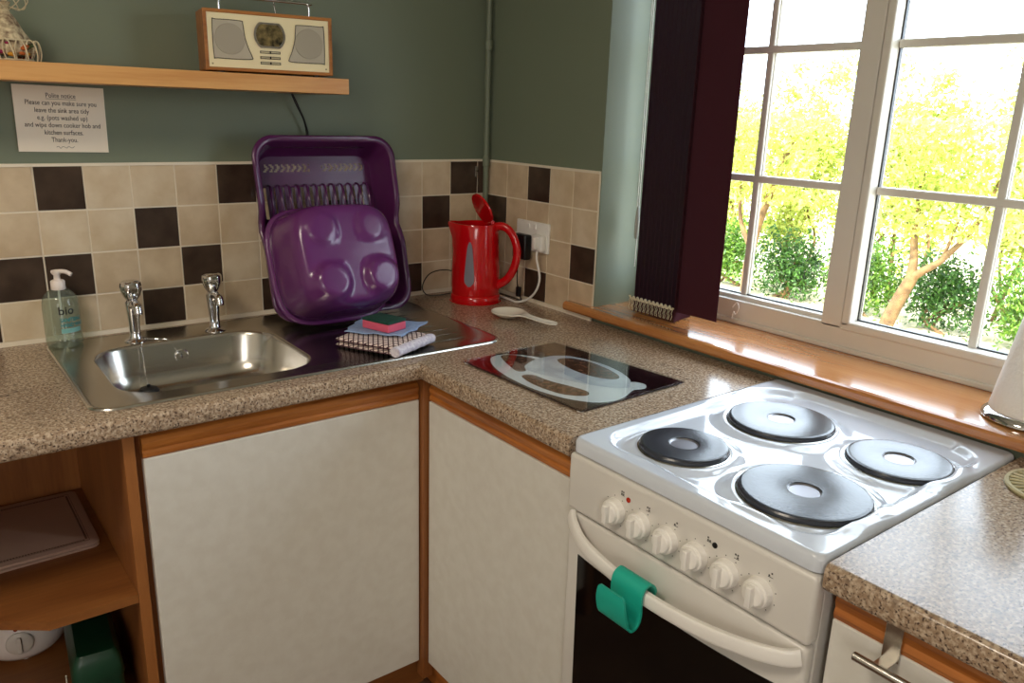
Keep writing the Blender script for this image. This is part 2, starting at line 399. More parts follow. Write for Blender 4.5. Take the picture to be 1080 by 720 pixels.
# corner return cabinet
cab = thing('base_cabinet', 'narrow cream cabinet between the corner and the cooker', 'cabinet', (-.3, -.85, 0))
bm = B(); box(bm, -.555, -.536, -1.108, -.57, .10, .855, .001); box(bm, -.54, -.03, -1.108, -1.092, .10, .855); box(bm, -.54, -.03, -1.09, -.57, .10, .118); pin(obj('carcass', bm, CARCZ, cab))
bm = B(); box(bm, -.578, -.558, -1.104, -.598, .098, .803, .002); pin(obj('cabinet_door', bm, DOOR, cab))
bm = B(); moulded_rail(bm, -1.104, -.598, -.558, 'y'); pin(obj('door_rail', bm, RAILY, cab))
bm = B(); box(bm, -.589, -.562, -.593, -.5605, .05, .852, .001); pin(obj('corner_post', bm, CARCZ, cab))
bm = B(); box(bm, -.545, -.53, -1.108, -.53, 0, .099); pin(obj('plinth', bm, RAILY, cab))
# right cabinet
cab = thing('base_cabinet', 'cream cabinet to the right of the cooker with a hooked rail', 'cabinet', (-.3, -2.0, 0))
bm = B(); box(bm, -.555, -.02, -2.2, -1.612, .10, .855, .001); pin(obj('carcass', bm, CARCZ, cab))
bm = B(); box(bm, -.578, -.556, -2.2, -1.612, .098, .812, .002); pin(obj('cabinet_door', bm, DOOR, cab))
bm = B(); 
P = [(0, .812), (-.018, .812), (-.021, .82), (-.018, .829), (-.0215, .84), (-.017, .853), (-.006, .857), (0, .857)]
loft(bm, [[Vector((-.557 + d_, a, z)) for d_, z in P] for a in (-2.2, -1.612)], True, True, True); pin(obj('door_rail', bm, RAILY, cab))
bm = B(); box(bm, -.545, -.53, -2.2, -1.612, 0, .099); pin(obj('plinth', bm, RAILY, cab))
# over-door towel rail
tr = thing('towel_rail', 'small steel towel rail hooked over the cabinet door right of the cooker', 'towel rail', (-.6, -1.70, .8))
bm = B(); box(bm, -.5815, -.5795, -1.705, -1.683, .800, .8585, .0004); box(bm, -.5815, -.553, -1.705, -1.683, .8574, .8590, .0003)
box(bm, -.612, -.5800, -1.703, -1.685, .800, .8025, .0006); pin(obj('rail_bracket', bm, STEEL, tr))
bm = B(); cyl(bm, (-.616, -1.665, .804), (-.616, -1.95, .804), .006, 16, bev=.001); pin(obj('rail_bar', bm, STEEL, tr, smooth=True))
# open shelf unit
sh = thing('open_shelf_unit', 'open wooden end shelf unit left of the sink cabinet', 'shelf unit', (-1.4, -.3, 0))
bm = B(); box(bm, -1.222, -1.2015, -.582, -.005, 0, .8585, .001); pin(obj('side_panel', bm, CARCZ, sh))
bm = B(); box(bm, -1.85, -1.2225, -.03, -.012, .05, .8585); pin(obj('back_panel', bm, CARCZ, sh))
for z in (.53, .255):
    bm = B(); poly(bm, [(-1.2225, -.031), (-1.2225, -.580), (-1.375, -.580), (-1.62, -.40), (-1.85, -.22), (-1.85, -.031)], z - .018, z); pin(obj('shelf', bm, CARC, sh))
bm = B(); box(bm, -1.80, -1.2225, -.045, -.0305, 0, .236); pin(obj('plinth', bm, CARC, sh))

# ------------------------------------------------------------------ sink
sink = thing('sink', 'stainless steel inset sink with drainer set in the worktop', 'sink', (-.8, -.3, .9))
ZS = .9045
bm = B()
SX0, SX1, SY0, SY1 = -1.262, -.328, -.556, -.036
cx, cy, w_, h_ = (SX0 + SX1) / 2, (SY0 + SY1) / 2, SX1 - SX0, SY1 - SY0
N = 10
def bowl_loop(cx, cy, w, h, r, z, rr=None):  # point count matches rrect
    return rrect(cx, cy, w, h, r, z, N)
bcx, bcy = -.992, -.322
L = [rrect(cx, cy, w_, h_, .045, .9005, N), rrect(cx, cy, w_ - .002, h_ - .002, .045, .9035, N), rrect(cx, cy, w_ - .008, h_ - .008, .042, ZS + .0008, N),
     rrect(cx, cy, w_ - .022, h_ - .022, .036, ZS - .0012, N)]
loft(bm, L)
deck_outer = L[-1]
bo = rrect(bcx, bcy, .412, .362, .085, ZS - .0012, N)
# deck with bowl opening
vo = [bm.verts.new(p) for p in deck_outer]; vi = [bm.verts.new(p) for p in bo]
eo = [bm.edges.new((vo[i], vo[(i + 1) % len(vo)])) for i in range(len(vo))]; ei = [bm.edges.new((vi[i], vi[(i + 1) % len(vi)])) for i in range(len(vi))]
bmesh.ops.triangle_fill(bm, use_beauty=True, edges=eo + ei)
loops = [bo, rrect(bcx, bcy, .402, .352, .082, ZS - .003, N), rrect(bcx, bcy, .396, .346, .08, ZS - .010, N), rrect(bcx, bcy, .380, .330, .078, ZS - .07, N),
         rrect(bcx, bcy, .366, .316, .076, ZS - .093, N), rrect(bcx, bcy, .34, .29, .066, ZS - .104, N), rrect(bcx, bcy, .28, .23, .05, ZS - .108, N), rrect(bcx, bcy, .06, .05, .02, ZS - .110, N)]
loft(bm, loops, True, False, True)
bmesh.ops.remove_doubles(bm, verts=bm.verts, dist=1e-5)
for i in range(9):   # drainer ridges
    y = -.13 - i * .044
    tube(bm, [(-.70, y, ZS - .0062), (-.66, y, ZS - .0043), (-.42, y, ZS - .0043), (-.385, y, ZS - .0062)], .0045, 20, flat=1)
pin(obj('sink_bowl', bm, STEEL, sink, angle=50))
# overflow
bm = B(); oc = Vector((-.994, -.1495, .862)); M3 = axis_m((0, -1, .06))
lathe(bm, [(.010, .0005), (.0165, .001), (.0175, .003), (.015, .0045), (.011, .003)], 24, oc, M3, True, False, 0)
lathe(bm, [(.0108, .0025), (.0001, .0026)], 24, oc, M3, False, False, 1)
cyl(bm, oc + Vector((-.009, -.0035, 0)), oc + Vector((.009, -.0035, 0)), .0014, 6); cyl(bm, oc + Vector((0, -.0035, -.009)), oc + Vector((0, -.0035, .009)), .0014, 6)
cyl(bm, oc + Vector((0, -.001, 0)), oc + Vector((0, -.0065, 0)), .003, 10)
pin(obj('overflow', bm, [CHROME, BLACKP], sink, smooth=True))
bm = B(); pc = Vector((-1.085, -.205, ZS - .108)); lathe(bm, [(.03, -.001), (.031, .002), (.022, .0035)], 24, pc); lathe(bm, [(.0215, .003), (.0225, .012), (.018, .018), (.006, .02)], 24, pc, mi=1)
cyl(bm, pc + Vector((0, 0, .019)), pc + Vector((0, 0, .027)), .004, 10, 1)
pin(obj('plug', bm, [CHROME, BLACKP], sink, smooth=True))
def chain(P, r=.0013, step=.0042):
    bm = B(); P = smooth_pts(P, 12); acc = 0
    for a, b in zip(P, P[1:]):
        acc += (b - a).length
        if acc >= step: sphere(bm, b, r, u=6, v=4); acc = 0
    tube(bm, P[::3] + [P[-1]], r * .45, 5)
    return bm
pin(obj('plug_chain', chain([(-1.073, -.14, .908), (-1.082, -.158, .9), (-1.082, -.166, .87), (-1.084, -.18, .835), (-1.085, -.205, .823)]), CHROME, sink, smooth=True))
pin(obj('plug_chain', chain([(-1.068, -.122, .909), (-1.045, -.128, .9065), (-1.02, -.143, .9045), (-1.008, -.1500, .885), (-.996, -.154, .864)]), CHROME, sink, smooth=True))

def tap(x, y, turn, label):
    t = thing('tap', label, 'tap', (x, y, ZS - .001), turn, 'pillar taps')
    bm = B(); lathe(bm, [(.024, 0), (.0245, .002), (.021, .005), (.015, .008), (.0125, .014), (.0118, .03), (.0135, .06), (.0150, .078), (.0158, .086), (.0158, .092), (.012, .098)], 28)
    # spout
    P = smooth_pts([(0, -.006, .086), (0, -.022, .092), (0, -.036, .093), (0, -.046, .089), (0, -.049, .083)], 5)
    tube(bm, P, .0085, 16, radii=[.0115 - .0028 * i / (len(P) - 1) for i in range(len(P))])
    lathe(bm, [(.0080, 0), (.0098, .001), (.0098, .010), (.0085, .012)], 18, (0, -.049, .074))
    obj('tap_body', bm, CHROME, t, smooth=True)
    bm = B(); prof = [(.010, .096), (.013, .100), (.0175, .108), (.0222, .121), (.0232, .131), (.0220, .139), (.018, .143), (.006, .1445)]
    loops = []
    for r, z in prof:
        lp = []
        for i in range(36):
            a = 2 * math.pi * i / 36; k = 1 + (.045 * math.cos(6 * a) if .105 < z < .141 else 0)
            lp.append(Vector((r * k * math.cos(a), r * k * math.sin(a), z)))
        loops.append(lp)
    loft(bm, loops, True, True, True); obj('tap_head', bm, CHROME, t, smooth=True)
    return t
tap(-1.082, -.112, 0, 'left chrome pillar tap behind the sink bowl, with the plug chain at its foot')
tap(-.898, -.112, 0, 'right chrome pillar tap behind the sink bowl, nearer the purple rack')

# ------------------------------------------------------------------ cooker
ck = thing('cooker', 'white freestanding electric cooker with four hotplates', 'cooker', (-.3, -1.36, 0))
CY0, CY1, CX0, CX1 = -1.603, -1.116, -.607, -.004
PL = [(-.475, -1.256, .076), (-.227, -1.278, .096), (-.459, -1.478, .098), (-.218, -1.500, .084)]
def sstep(a, b, x):
    t = max(0, min(1, (x - a) / (b - a))); return t * t * (3 - 2 * t)
def sdrr(x, y, x0, x1, y0, y1, r):
    qx = abs(x - (x0 + x1) / 2) - (x1 - x0) / 2 + r; qy = abs(y - (y0 + y1) / 2) - (y1 - y0) / 2 + r
    return math.hypot(max(qx, 0), max(qy, 0)) + min(max(qx, qy), 0) - r
def hobz(x, y):
    d = sdrr(x, y, -.575, -.058, -1.577, -1.142, .06); d2 = sdrr(x, y, -.3, -.040, -1.53, -1.19, .03); d = min(d, d2)
    z = .906 - .011 * (1 - sstep(-.014, .002, d))
    for px, py, r in PL:
        q = math.hypot(x - px, y - py)
        z += .0075 * (1 - sstep(r + .004, r + .034, q)) + .0 - .004 * (1 - sstep(r - .004, r + .006, q))
    e = sdrr(x, y, CX0, CX1, CY0, CY1, .018)
    if e > -.006: z -= .008 * ((e + .006) / .006) ** 2
    return z
bm = B(); nx, ny = 150, 124; G = []
for i in range(nx + 1):
    row = []
    for j in range(ny + 1):
        x = CX0 + (CX1 - CX0) * i / nx; y = CY0 + (CY1 - CY0) * j / ny
        # pull the four corners in to a rounded outline
        e = sdrr(x, y, CX0, CX1, CY0, CY1, .018)
        if e > 0:
            cxn = CX0 + .018 if x < -.3 else CX1 - .018; cyn = CY0 + .018 if y < -1.36 else CY1 - .018
            v = Vector((x - cxn, y - cyn)); v = v.normalized() * .018; x, y = cxn + v.x, cyn + v.y
        row.append(bm.verts.new((x, y, hobz(x, y))))
    G.append(row)
for i in range(nx):
    for j in range(ny): bm.faces.new((G[i][j], G[i + 1][j], G[i + 1][j + 1], G[i][j + 1]))
be = [e for e in bm.edges if len(e.link_faces) == 1]
r = bmesh.ops.extrude_edge_only(bm, edges=be)
for v in [g for g in r['geom'] if isinstance(g, bmesh.types.BMVert)]: v.co.z = .881
pin(obj('hob_top', bm, ENAMEL, ck, smooth=True, angle=60))
for px, py, r in PL:
    zb = hobz(px + r + .003, py) - .0025
    bm = B(); lathe(bm, [(r - .004, 0), (r + .0045, .0005), (r + .005, .003), (r + .001, .005)], 56, (px, py, zb - .0015), cap1=False, mi=1)
    lathe(bm, [(r - .001, .002), (r, .004), (r, .0085), (r - .002, .0112), (r - .005, .0123), (r - .007, .0125), (.0275, .0125), (.0262, .0123), (.0245, .0112)], 56, (px, py, zb), cap0=False, cap1=False, mi=0)
    lathe(bm, [(.0245, .0112), (.0225, .0094), (.0001, .0092)], 40, (px, py, zb), cap0=False, cap1=False, mi=2)
    pin(obj('hotplate', bm, [HOT, STEEL, HOTC], ck, smooth=True, angle=22))
bm = B(); box(bm, -.585, -.02, CY0 + .003, CY1 - .003, .03, .882, .002); pin(obj('cooker_body', bm, CWHITE, ck))
for sy in (CY0 + .05, CY1 - .05):
    bm = B(); cyl(bm, (-.54, sy, 0), (-.54, sy, .03), .018, 16); pin(obj('foot', bm, BLACKP, ck))
bm = B(); box(bm, -.612, -.584, CY0 + .001, CY1 - .001, .772, .8785, .008, 4); pin(obj('control_panel', bm, CWHITE, ck, smooth=True, angle=35))
# oven door
bm = B(); box(bm, -.607, -.5845, CY0 + .004, CY1 - .004, .16, .766, .006, 3); dr = pin(obj('oven_door', bm, CWHITE, ck, smooth=True, angle=35))
bm = B(); box(bm, -.600, -.5855, CY0 + .004, CY1 - .004, .04, .152, .006, 3); pin(obj('storage_drawer', bm, CWHITE, ck, smooth=True, angle=35))
def child(name, bm, mt, parent, **k):   # sub-part built in world coordinates
    o = obj(name, bm, mt, parent, **k); o.matrix_parent_inverse = (parent.matrix_parent_inverse.inverted() @ Matrix.Translation(-parent.parent.location)) if False else Matrix.Identity(4); return o
ys = [-1.150 - (1.572 - 1.150) * i / 20 for i in range(21)]
gl = [(y, .690 - .014 * (1 - ((i - 10) / 10) ** 2)) for i, y in enumerate(ys)]
bm = B(); out = gl + [(-1.562, .215), (-1.160, .215)]
loft(bm, [[Vector((x, y, z)) for y, z in out] for x in (-.606, -.6085)], True, True, True); child('oven_glass', bm, BLACKG, dr)
bm = B(); hp = smooth_pts([(-.608, -1.128, .760), (-.622, -1.150, .752), (-.640, -1.200, .740), (-.650, -1.30, .729), (-.652, -1.38, .728), (-.649, -1.46, .733), (-.640, -1.53, .742), (-.624, -1.575, .748), (-.608, -1.592, .752)], 6)
lps = []
for i, p in enumerate(hp):
    t = (hp[min(i + 1, len(hp) - 1)] - hp[max(i - 1, 0)]).normalized(); o_ = Vector((-1, 0, 0)); o_ = (o_ - t * o_.dot(t)).normalized(); u_ = t.cross(o_).normalized()
    if u_.z < 0: u_ = -u_
    lps.append([p + o_ * (.006 * math.copysign(abs(math.cos(a)) ** .5, math.cos(a))) + u_ * (.0125 * math.copysign(abs(math.sin(a)) ** .6, math.sin(a))) for a in [2 * math.pi * k / 16 for k in range(16)]])
loft(bm, lps, True, True, True); child('door_handle', bm, KNOBW, dr, smooth=True)
ang = [0, 0, 0, 0, 0, 0]
for k, y in enumerate((-1.238, -1.2945, -1.351, -1.408, -1.4645, -1.521)):
    bm = B(); c = Vector((-.612, y, .817)); Mx = axis_m((-1, 0, 0))
    lathe(bm, [(.0215, 0), (.022, .001), (.0212, .004), (.0208, .012), (.0195, .0135)], 32, c, Mx)
    lathe(bm, [(.0178, .0125), (.0172, .0135), (.0165, .018), (.0155, .0192), (.012, .0196)], 32, c, Mx)
    box(bm, -.6410, -.628, y - .0046, y + .0046, .817 - .0158, .817 + .0158, .0016, 3)
    pin(obj('control_knob', bm, KNOBW, ck, smooth=True, angle=24))
for y, z, mt, nm in ((-1.2645, .847, mat('red lamp lens', '#b02a10', .2), 'red indicator light'), (-1.4395, .849, BLACKP, 'dark indicator light')):
    bm = B(); lathe(bm, [(.0045, 0), (.0043, .0015), (.002, .0022)], 18, Vector((-.612, y, z)), axis_m((-1, 0, 0))); o = pin(obj('indicator_light', bm, mt, ck, smooth=True)); o['label'] = nm
MARK = mat('grey print', '#4a4743', .6)
bm = B()
for k, y in enumerate((-1.249, -1.306, -1.363, -1.4265, -1.476, -1.5325)):
    zz = .848 if k not in (0, 3) else .852
    for (dy, dz, s) in ((0, 0, .0012), (-.004, 0, .0012), (0, .004, .0012), (-.004, .004, .0012)):
        if (k + int(dy * 1000) + int(dz * 500)) % 3 != 1 or k == 0: box(bm, -.6126, -.6119, y + dy - s, y + dy + s, zz + dz - s, zz + dz + s)
    box(bm, -.6126, -.6119, y - .0062, y + .002, zz - .0025, zz - .0019)
    yk = (-1.238, -1.2945, -1.351, -1.408, -1.4645, -1.521)[k]
    for q in range(7):
        a = math.radians(-50 + q * 40 + 90); dy, dz = .0262 * math.cos(a), .0262 * math.sin(a)
        box(bm, -.6125, -.6119, yk + dy - .0007, yk + dy + .0007, .817 + dz - .0007, .817 + dz + .0007)
pin(obj('dial_markings', bm, MARK, ck))

# teal silicone grip hanging on the oven handle
bm = B()
pf = smooth_pts([(-.628, .700), (-.631, .718), (-.634, .738), (-.644, .7495), (-.656, .748), (-.663, .738), (-.664, .718), (-.663, .706), (-.665, .692), (-.672, .683), (-.682, .682), (-.690, .690), (-.695, .706), (-.698, .724), (-.698, .742)], 5)
# profile given as (x,z,_) in 3-D with y=0
pf = [Vector((p.x, 0, p.y)) for p in [Vector((q[0], q[1], 0)) for q in pf]]
def strip(bm, pts, th, y0, y1, mi=0, ny=8, round_=.0):
    outer, inner = [], []
    for i, p in enumerate(pts):
        t = (pts[min(i + 1, len(pts) - 1)] - pts[max(i - 1, 0)]).normalized(); n = Vector((-t.z, 0, t.x))
        outer.append(p + n * th / 2); inner.append(p - n * th / 2)
    ring = outer + inner[::-1]; lps = []
    for k in range(ny + 1):
        f = -1 + 2 * k / ny; yc = (y0 + y1) / 2; N_ = len(outer)
        hw = [(y1 - y0) / 2 * min(1, .72 + .28 * math.sqrt(max(0, 1 - max(0, (i / (N_ - 1) - .80) / .20) ** 2))) * (min(1, .7 + i / (N_ - 1) * 2.4)) for i in range(N_)]
        hw = hw + hw[::-1]; lps.append([q + Vector((0, yc + hw[i] * f, 0)) for i, q in enumerate(ring)])
    loft(bm, lps, True, False, False, mi)
    m_ = len(outer)
    for side in (0, -1):
        vs = lps[side]
        vv = [bm.verts.new(p) for p in vs]
        for i in range(m_ - 1): bm.faces.new((vv[i], vv[i + 1], vv[2 * m_ - 2 - i], vv[2 * m_ - 1 - i]))
    bmesh.ops.remove_doubles(bm, verts=bm.verts, dist=1e-6)
strip(bm, pf, .004, -1.356, -1.290)
tag(obj('pot_grip', bm, TEAL, smooth=True, angle=50), 'teal silicone pot grip hooked over the oven door handle', 'pot grip')

# ------------------------------------------------------------------ glass worktop saver with a coffee cup print
sv = thing('glass_worktop_saver', 'glass worktop saver printed with a white coffee cup, left of the cooker', 'chopping board', (-.36, -.835, .9))
bm = B(); corners = [(-.521, -.649), (-.240, -.639), (-.201, -1.022), (-.509, -1.032)]
def inset(pts, d):
    c = (sum(p[0] for p in pts) / len(pts), sum(p[1] for p in pts) / len(pts)); return [(c[0] + (p[0] - c[0]) * (1 - d), c[1] + (p[1] - c[1]) * (1 - d)) for p in pts]
poly(bm, corners, .9025, .9035)
pin(obj('printed_sheet', bm, mat('dark maroon print', '#2b1015', .12, var='#1a0a0d', scale=9), sv))
bm = B()
cup = mat('white cup print', '#e4e8ee', .12, var='#f2f4f6', scale=12); cupsh = mat('pale grey cup print', '#b6bccb', .12, var='#dfe4ec', scale=16)
bean = mat('coffee bean print', '#3a1d18', .12, var='#75503f', scale=85, detail=1)
SAU = [(-0.463, -0.676), (-0.439, -0.655), (-0.404, -0.657), (-0.372, -0.687), (-0.345, -0.749), (-0.335, -0.88), (-0.311, -0.967), (-0.302, -0.993), (-0.337, -1.0), (-0.383, -1.02), (-0.42, -1.022), (-0.454, -1.007), (-0.486, -0.957), (-0.503, -0.883), (-0.502, -0.799), (-0.488, -0.73)]
CUP = [(-0.432, -0.764), (-0.395, -0.735), (-0.347, -0.724), (-0.306, -0.732), (-0.279, -0.766), (-0.265, -0.83), (-0.270, -0.894), (-0.290, -0.946), (-0.311, -0.967), (-0.334, -0.983), (-0.371, -0.95), (-0.404, -0.888), (-0.432, -0.808)]
CIN = [(-0.329, -0.754), (-0.299, -0.761), (-0.281, -0.796), (-0.278, -0.845), (-0.285, -0.894), (-0.301, -0.926), (-0.324, -0.925), (-0.345, -0.89), (-0.351, -0.837), (-0.344, -0.785)]
BL = [(-0.424, -0.664), (-0.397, -0.669), (-0.372, -0.716), (-0.38, -0.74), (-0.421, -0.749), (-0.443, -0.78), (-0.46, -0.769), (-0.448, -0.72)]
BB = [(-0.473, -0.804), (-0.448, -0.809), (-0.442, -0.864), (-0.427, -0.914), (-0.421, -0.956), (-0.442, -0.971), (-0.473, -0.942), (-0.484, -0.897), (-0.485, -0.847)]
HA = [(-0.312, -0.961), (-0.293, -0.965), (-0.286, -0.987), (-0.306, -1.005), (-0.336, -0.991)]
BACK = [(-.40, -.66), (-.30, -.65), (-.255, -.70), (-.262, -.76), (-.30, -.74), (-.34, -.70)]
sm = lambda P: [(v.x, v.y) for v in smooth_pts([(p[0], p[1], 0) for p in P], 5, True)]
for P, z, mi in ((SAU, .90355, 0), (HA, .90360, 0), (BACK, .90355, 2), (BL, .90365, 2), (BB, .90365, 2), (CUP, .90370, 1), (CIN, .90380, 2)):
    poly(bm, sm(P), z - .0001, z + (z - .9035) * 2, mi)
pin(obj('cup_picture', bm, [cup, cupsh, bean], sv))
bm = B(); poly(bm, corners, .9048, .9075)
pin(obj('glass_plate', bm, thin_glass('board glass', (.965, .985, .975, 1)), sv))
for p in inset(corners, .05):
    bm = B(); cyl(bm, (p[0], p[1], .9), (p[0], p[1], .9026), .007, 12); pin(obj('rubber_foot', bm, KNOBW, sv))

# ------------------------------------------------------------------ spoon rest
srx = thing('spoon_rest', 'white ceramic spoon rest beside the red kettle', 'spoon rest', (-.185, -.375, .9), 0)
ax = (Vector((-.158, -.548, 0)) - Vector((-.185, -.375, 0))); Ls = ax.length; ang_s = math.atan2(ax.y, ax.x)
srx.rotation_euler = (0, 0, ang_s)
def srw(s):   # half-width of the outline at distance s from bowl centre
    if s < .03: return math.sqrt(max(0, .046 ** 2 - (s - 0) ** 2)) if s < .0 else math.sqrt(max(0, .046 ** 2 - s * s * .9))
    if s < .075: return .0365 + (.0115 - .0365) * sstep(.03, .075, s)
    return .0115 + .004 * sstep(.09, .16, s)
bm = B(); top = []
ss = [-.046, -.0452, -.043, -.038, -.03, -.02, -.01, 0, .01, .02, .03, .045, .06, .075, .09, .11, .13, .15, .165, .172, .1745]
lps = []
for s in ss:
    w = srw(s) if s < .165 else .0155 * math.sqrt(max(0.02, 1 - ((s - .16) / .0152) ** 2))
    w = max(w, .002)
    row = []
    for k in range(13):
        f = -1 + 2 * k / 12; y = w * f
        rad = math.hypot(s, y) / .046
        dish = .017 * min(1, max(0, rad)) ** 2.2 if s < .05 else .017 - .003 * sstep(.05, .12, s) + .002 * f * f
        row.append(Vector((s, y, .0035 + dish)))
    lps.append(row + [v - Vector((0, 0, .0032)) for v in reversed(row)])
loft(bm, lps, True, True, True); obj('rest_body', bm, CERAM, srx, smooth=True, angle=50)
bm = B()
poly(bm, [(.024, -.012), (.042, -.010), (.040, .002), (.052, .009), (.030, .011)], .0, .0004)
for v in bm.verts: v.co.z += .0035 + .017 * min(1, math.hypot(v.co.x, v.co.y) / .046) ** 2.2 + .0008
o = obj('painted_motif', bm, mat('brown motif', '#6a2f26', .3), srx)

# ------------------------------------------------------------------ kettle
kt = thing('kettle', 'red plastic kettle with its lid open in the corner', 'kettle', (-.137, -.150, .9))
R3 = Vector((.79, -.61, 0)).normalized(); T3 = Vector((-.61, -.79, 0)).normalized()   # image right / towards viewer
bm = B(); lathe(bm, [(.071, 0), (.0745, .003), (.0755, .012), (.0735, .022), (.071, .024), (.0725, .028), (.0735, .05), (.0725, .09), (.070, .14), (.067, .19), (.0655, .225), (.063, .232), (.060, .232), (.062, .2), (.06, .16), (.0001, .158)], 56, cap1=False)
bm.normal_update()
for v in bm.verts:   # pull a spout out of the upper left
    if v.co.z > .17:
        d = Vector((v.co.x, v.co.y, 0));
        if d.length > .05:
            k = max(0, (-R3).dot(d.normalized())); f = (k ** 14) * sstep(.17, .225, v.co.z)
            v.co += -R3 * .020 * f + Vector((0, 0, .004 * f))
obj('kettle_body', bm, RED, kt, smooth=True, angle=50)
bm = B()
def wpt(a, z):   # point on body skin; a = offset angle from viewer direction
    d = (T3 * math.cos(a) + R3 * math.sin(a)); rr = .0735 - .006 * max(0, (z - .05)) / .18 + .0012
    return d * rr + Vector((0, 0, z))
lp = []
for i in range(13):
    z = .055 + .130 * i / 12; hw = (.24 - .14 * (i / 12)) * math.sqrt(max(.05, 1 - abs(2 * (i / 12) - 1) ** 6))
    lp.append([wpt(-.22 + hw * f, z) for f in (-1, -.5, 0, .5, 1)])
rows = loft(bm, lp, False)
obj('water_gauge', bm, mat('smoky grey window', '#85828c', .12), kt, smooth=True)
bm = B(); hpts = [(.052, .219), (.075, .228), (.100, .219), (.120, .190), (.128, .150), (.118, .105), (.098, .072), (.068, .052)]; HD = Vector((.55, -.835, 0)).normalized()
tube(bm, smooth_pts([HD * a + Vector((0, 0, z)) for a, z in hpts], 6), .011, 14, radii=None, flat=1.2); obj('kettle_handle', bm, RED, kt, smooth=True)
bm = B(); hinge = R3 * .040 + Vector((0, 0, .232)); ld = (-R3 * .50 + Vector((0, 0, .87)) + T3 * .0).normalized(); nn = (R3 * .87 + Vector((0, 0, .5)) - T3 * .55).normalized(); nn = (nn - ld * nn.dot(ld)).normalized(); sd = ld.cross(nn).normalized()
lps = []
for off, sc in ((-.004, .93), (-.0035, 1), (.003, 1), (.008, .82), (.010, .4)):
    lp = []
    for k in range(36):
        a = 2 * math.pi * k / 36; c_, s_ = math.cos(a), math.sin(a); Lr = .045 * sc
        lp.append(hinge + ld * (.046 + Lr * c_ * (1.0 if c_ < 0 else 1.12)) + sd * (Lr * s_) + nn * off)
    lps.append(lp)
loft(bm, lps, True, True, True); cyl(bm, hinge - sd * .02, hinge + sd * .02, .006, 12)
obj('kettle_lid', bm, RED, kt, smooth=True, angle=50)
bm = B(); lathe(bm, [(.078, 0), (.079, .003), (.076, .0055)], 48, (0, 0, -.0)); 
for v in bm.verts: v.co.z *= .5
obj('base_ring', bm, RED, kt, smooth=True)

# ------------------------------------------------------------------ socket and plugs
so = thing('wall_socket', 'white double wall socket on the tiles right of the kettle', 'socket', (-.006, -.26, 1.1))
bm = B(); box(bm, -.015, -.0065, -.333, -.185, 1.056, 1.143, .0025, 3); pin(obj('face_plate', bm, WHITEP, so, smooth=True, angle=35))
for y in (-.243, -.272):
    bm = B(); box(bm, -.0185, -.0145, y - .0055, y + .0055, 1.122, 1.136, .001); pin(obj('rocker_switch', bm, WHITEP, so))
bm = B(); box(bm, -.043, -.0155, -.262, -.200, 1.030, 1.104, .006, 3)
pl = obj('power_adapter', bm, BLACKP, smooth=True, angle=35); tag(pl, 'black power adapter plugged into the left side of the double socket', 'adapter')
bm = B(); box(bm, -.036, -.0155, -.327, -.281, 1.062, 1.110, .006, 3); box(bm, -.046, -.036, -.312, -.296, 1.070, 1.104, .004, 2)
wp = thing('mains_plug', 'white mains plug with its flex in the right side of the double socket', 'plug', (-.025, -.304, 1.085)); pin(obj('plug_body', bm, WHITEP, wp, smooth=True, angle=35))
bm = B(); tube(bm, smooth_pts([(-.03, -.304, 1.066), (-.032, -.306, 1.04), (-.032, -.322, .99), (-.034, -.312, .95), (-.04, -.285, .92), (-.053, -.25, .9045), (-.053, -.21, .904), (-.050, -.16, .9045), (-.048, -.09, .9045)], 8), .0034, 10); pin(obj('flex', bm, WHITEP, wp, smooth=True))
bm = B(); tube(bm, smooth_pts([(-.04, -.232, 1.034), (-.036, -.222, 1.0), (-.034, -.222, .95), (-.030, -.232, .915), (-.028, -.232, .904), (-.026, -.19, .903), (-.030, -.085, .903), (-.05, -.058, .903), (-.14, -.045, .903), (-.21, -.05, .903), (-.236, -.03, .905), (-.243, -.02, .93), (-.215, -.018, .965), (-.16, -.02, .972), (-.10, -.03, .955)], 8), .0017, 8)
box(bm, -.041, -.029, -.238, -.222, .915, .945, .003)
tag(obj('adapter_cable', bm, BLACKP, smooth=True), 'thin black cable trailing round behind the kettle', 'cable')

# ------------------------------------------------------------------ purple dish rack
la = math.radians(14); vv_ = Vector((0, math.sin(la), math.cos(la))); ww_ = Vector((0, -math.cos(la), math.sin(la)))
rk = thing('dish_rack', 'tall purple plastic dish rack leaning on the wall behind the purple bowl', 'dish rack', (-.578, -.200, .9265))
RW, RH, RD = .382, .455, .086
def rp(u, v, w): return Vector((u, 0, 0)) + vv_ * v + ww_ * w
def rloop(wd, ht, r, wfun, cv=RH / 2, n=10):
    out = []
    for p in rrect(0, cv, wd, ht, r, 0, n):
        # extra points along the long sides
        out.append(p)
    res = []
    for i, p in enumerate(out):
        q = out[(i + 1) % len(out)]; steps = 14 if (q - p).length > .1 else 1
        for k in range(steps):
            s = p.lerp(q, k / steps); res.append(s)
    o_ = []
    for s in res:
        dip = 0
        if abs(s.x) > wd / 2 - r * .3: dip = math.exp(-((s.y - .235) / .035) ** 2)
        o_.append(rp(s.x * (1 + .0 * dip), s.y, wfun(dip)))
    return o_
bm = B()
lps = [rloop(RW + .012, RH + .012, .058, lambda d: -.012 - .022 * d), rloop(RW + .014, RH + .014, .058, lambda d: -.003 - .022 * d), rloop(RW + .006, RH + .006, .056, lambda d: .001 - .022 * d),
       rloop(RW - .014, RH - .014, .050, lambda d: 0 - .022 * d), rloop(RW - .02, RH - .02, .048, lambda d: -.004 - .022 * d),
       rloop(RW - .032, RH - .032, .045, lambda d: -.045), rloop(RW - .05, RH - .05, .042, lambda d: -.078), rloop(RW - .062, RH - .062, .038, lambda d: -RD)]
loft(bm, lps)
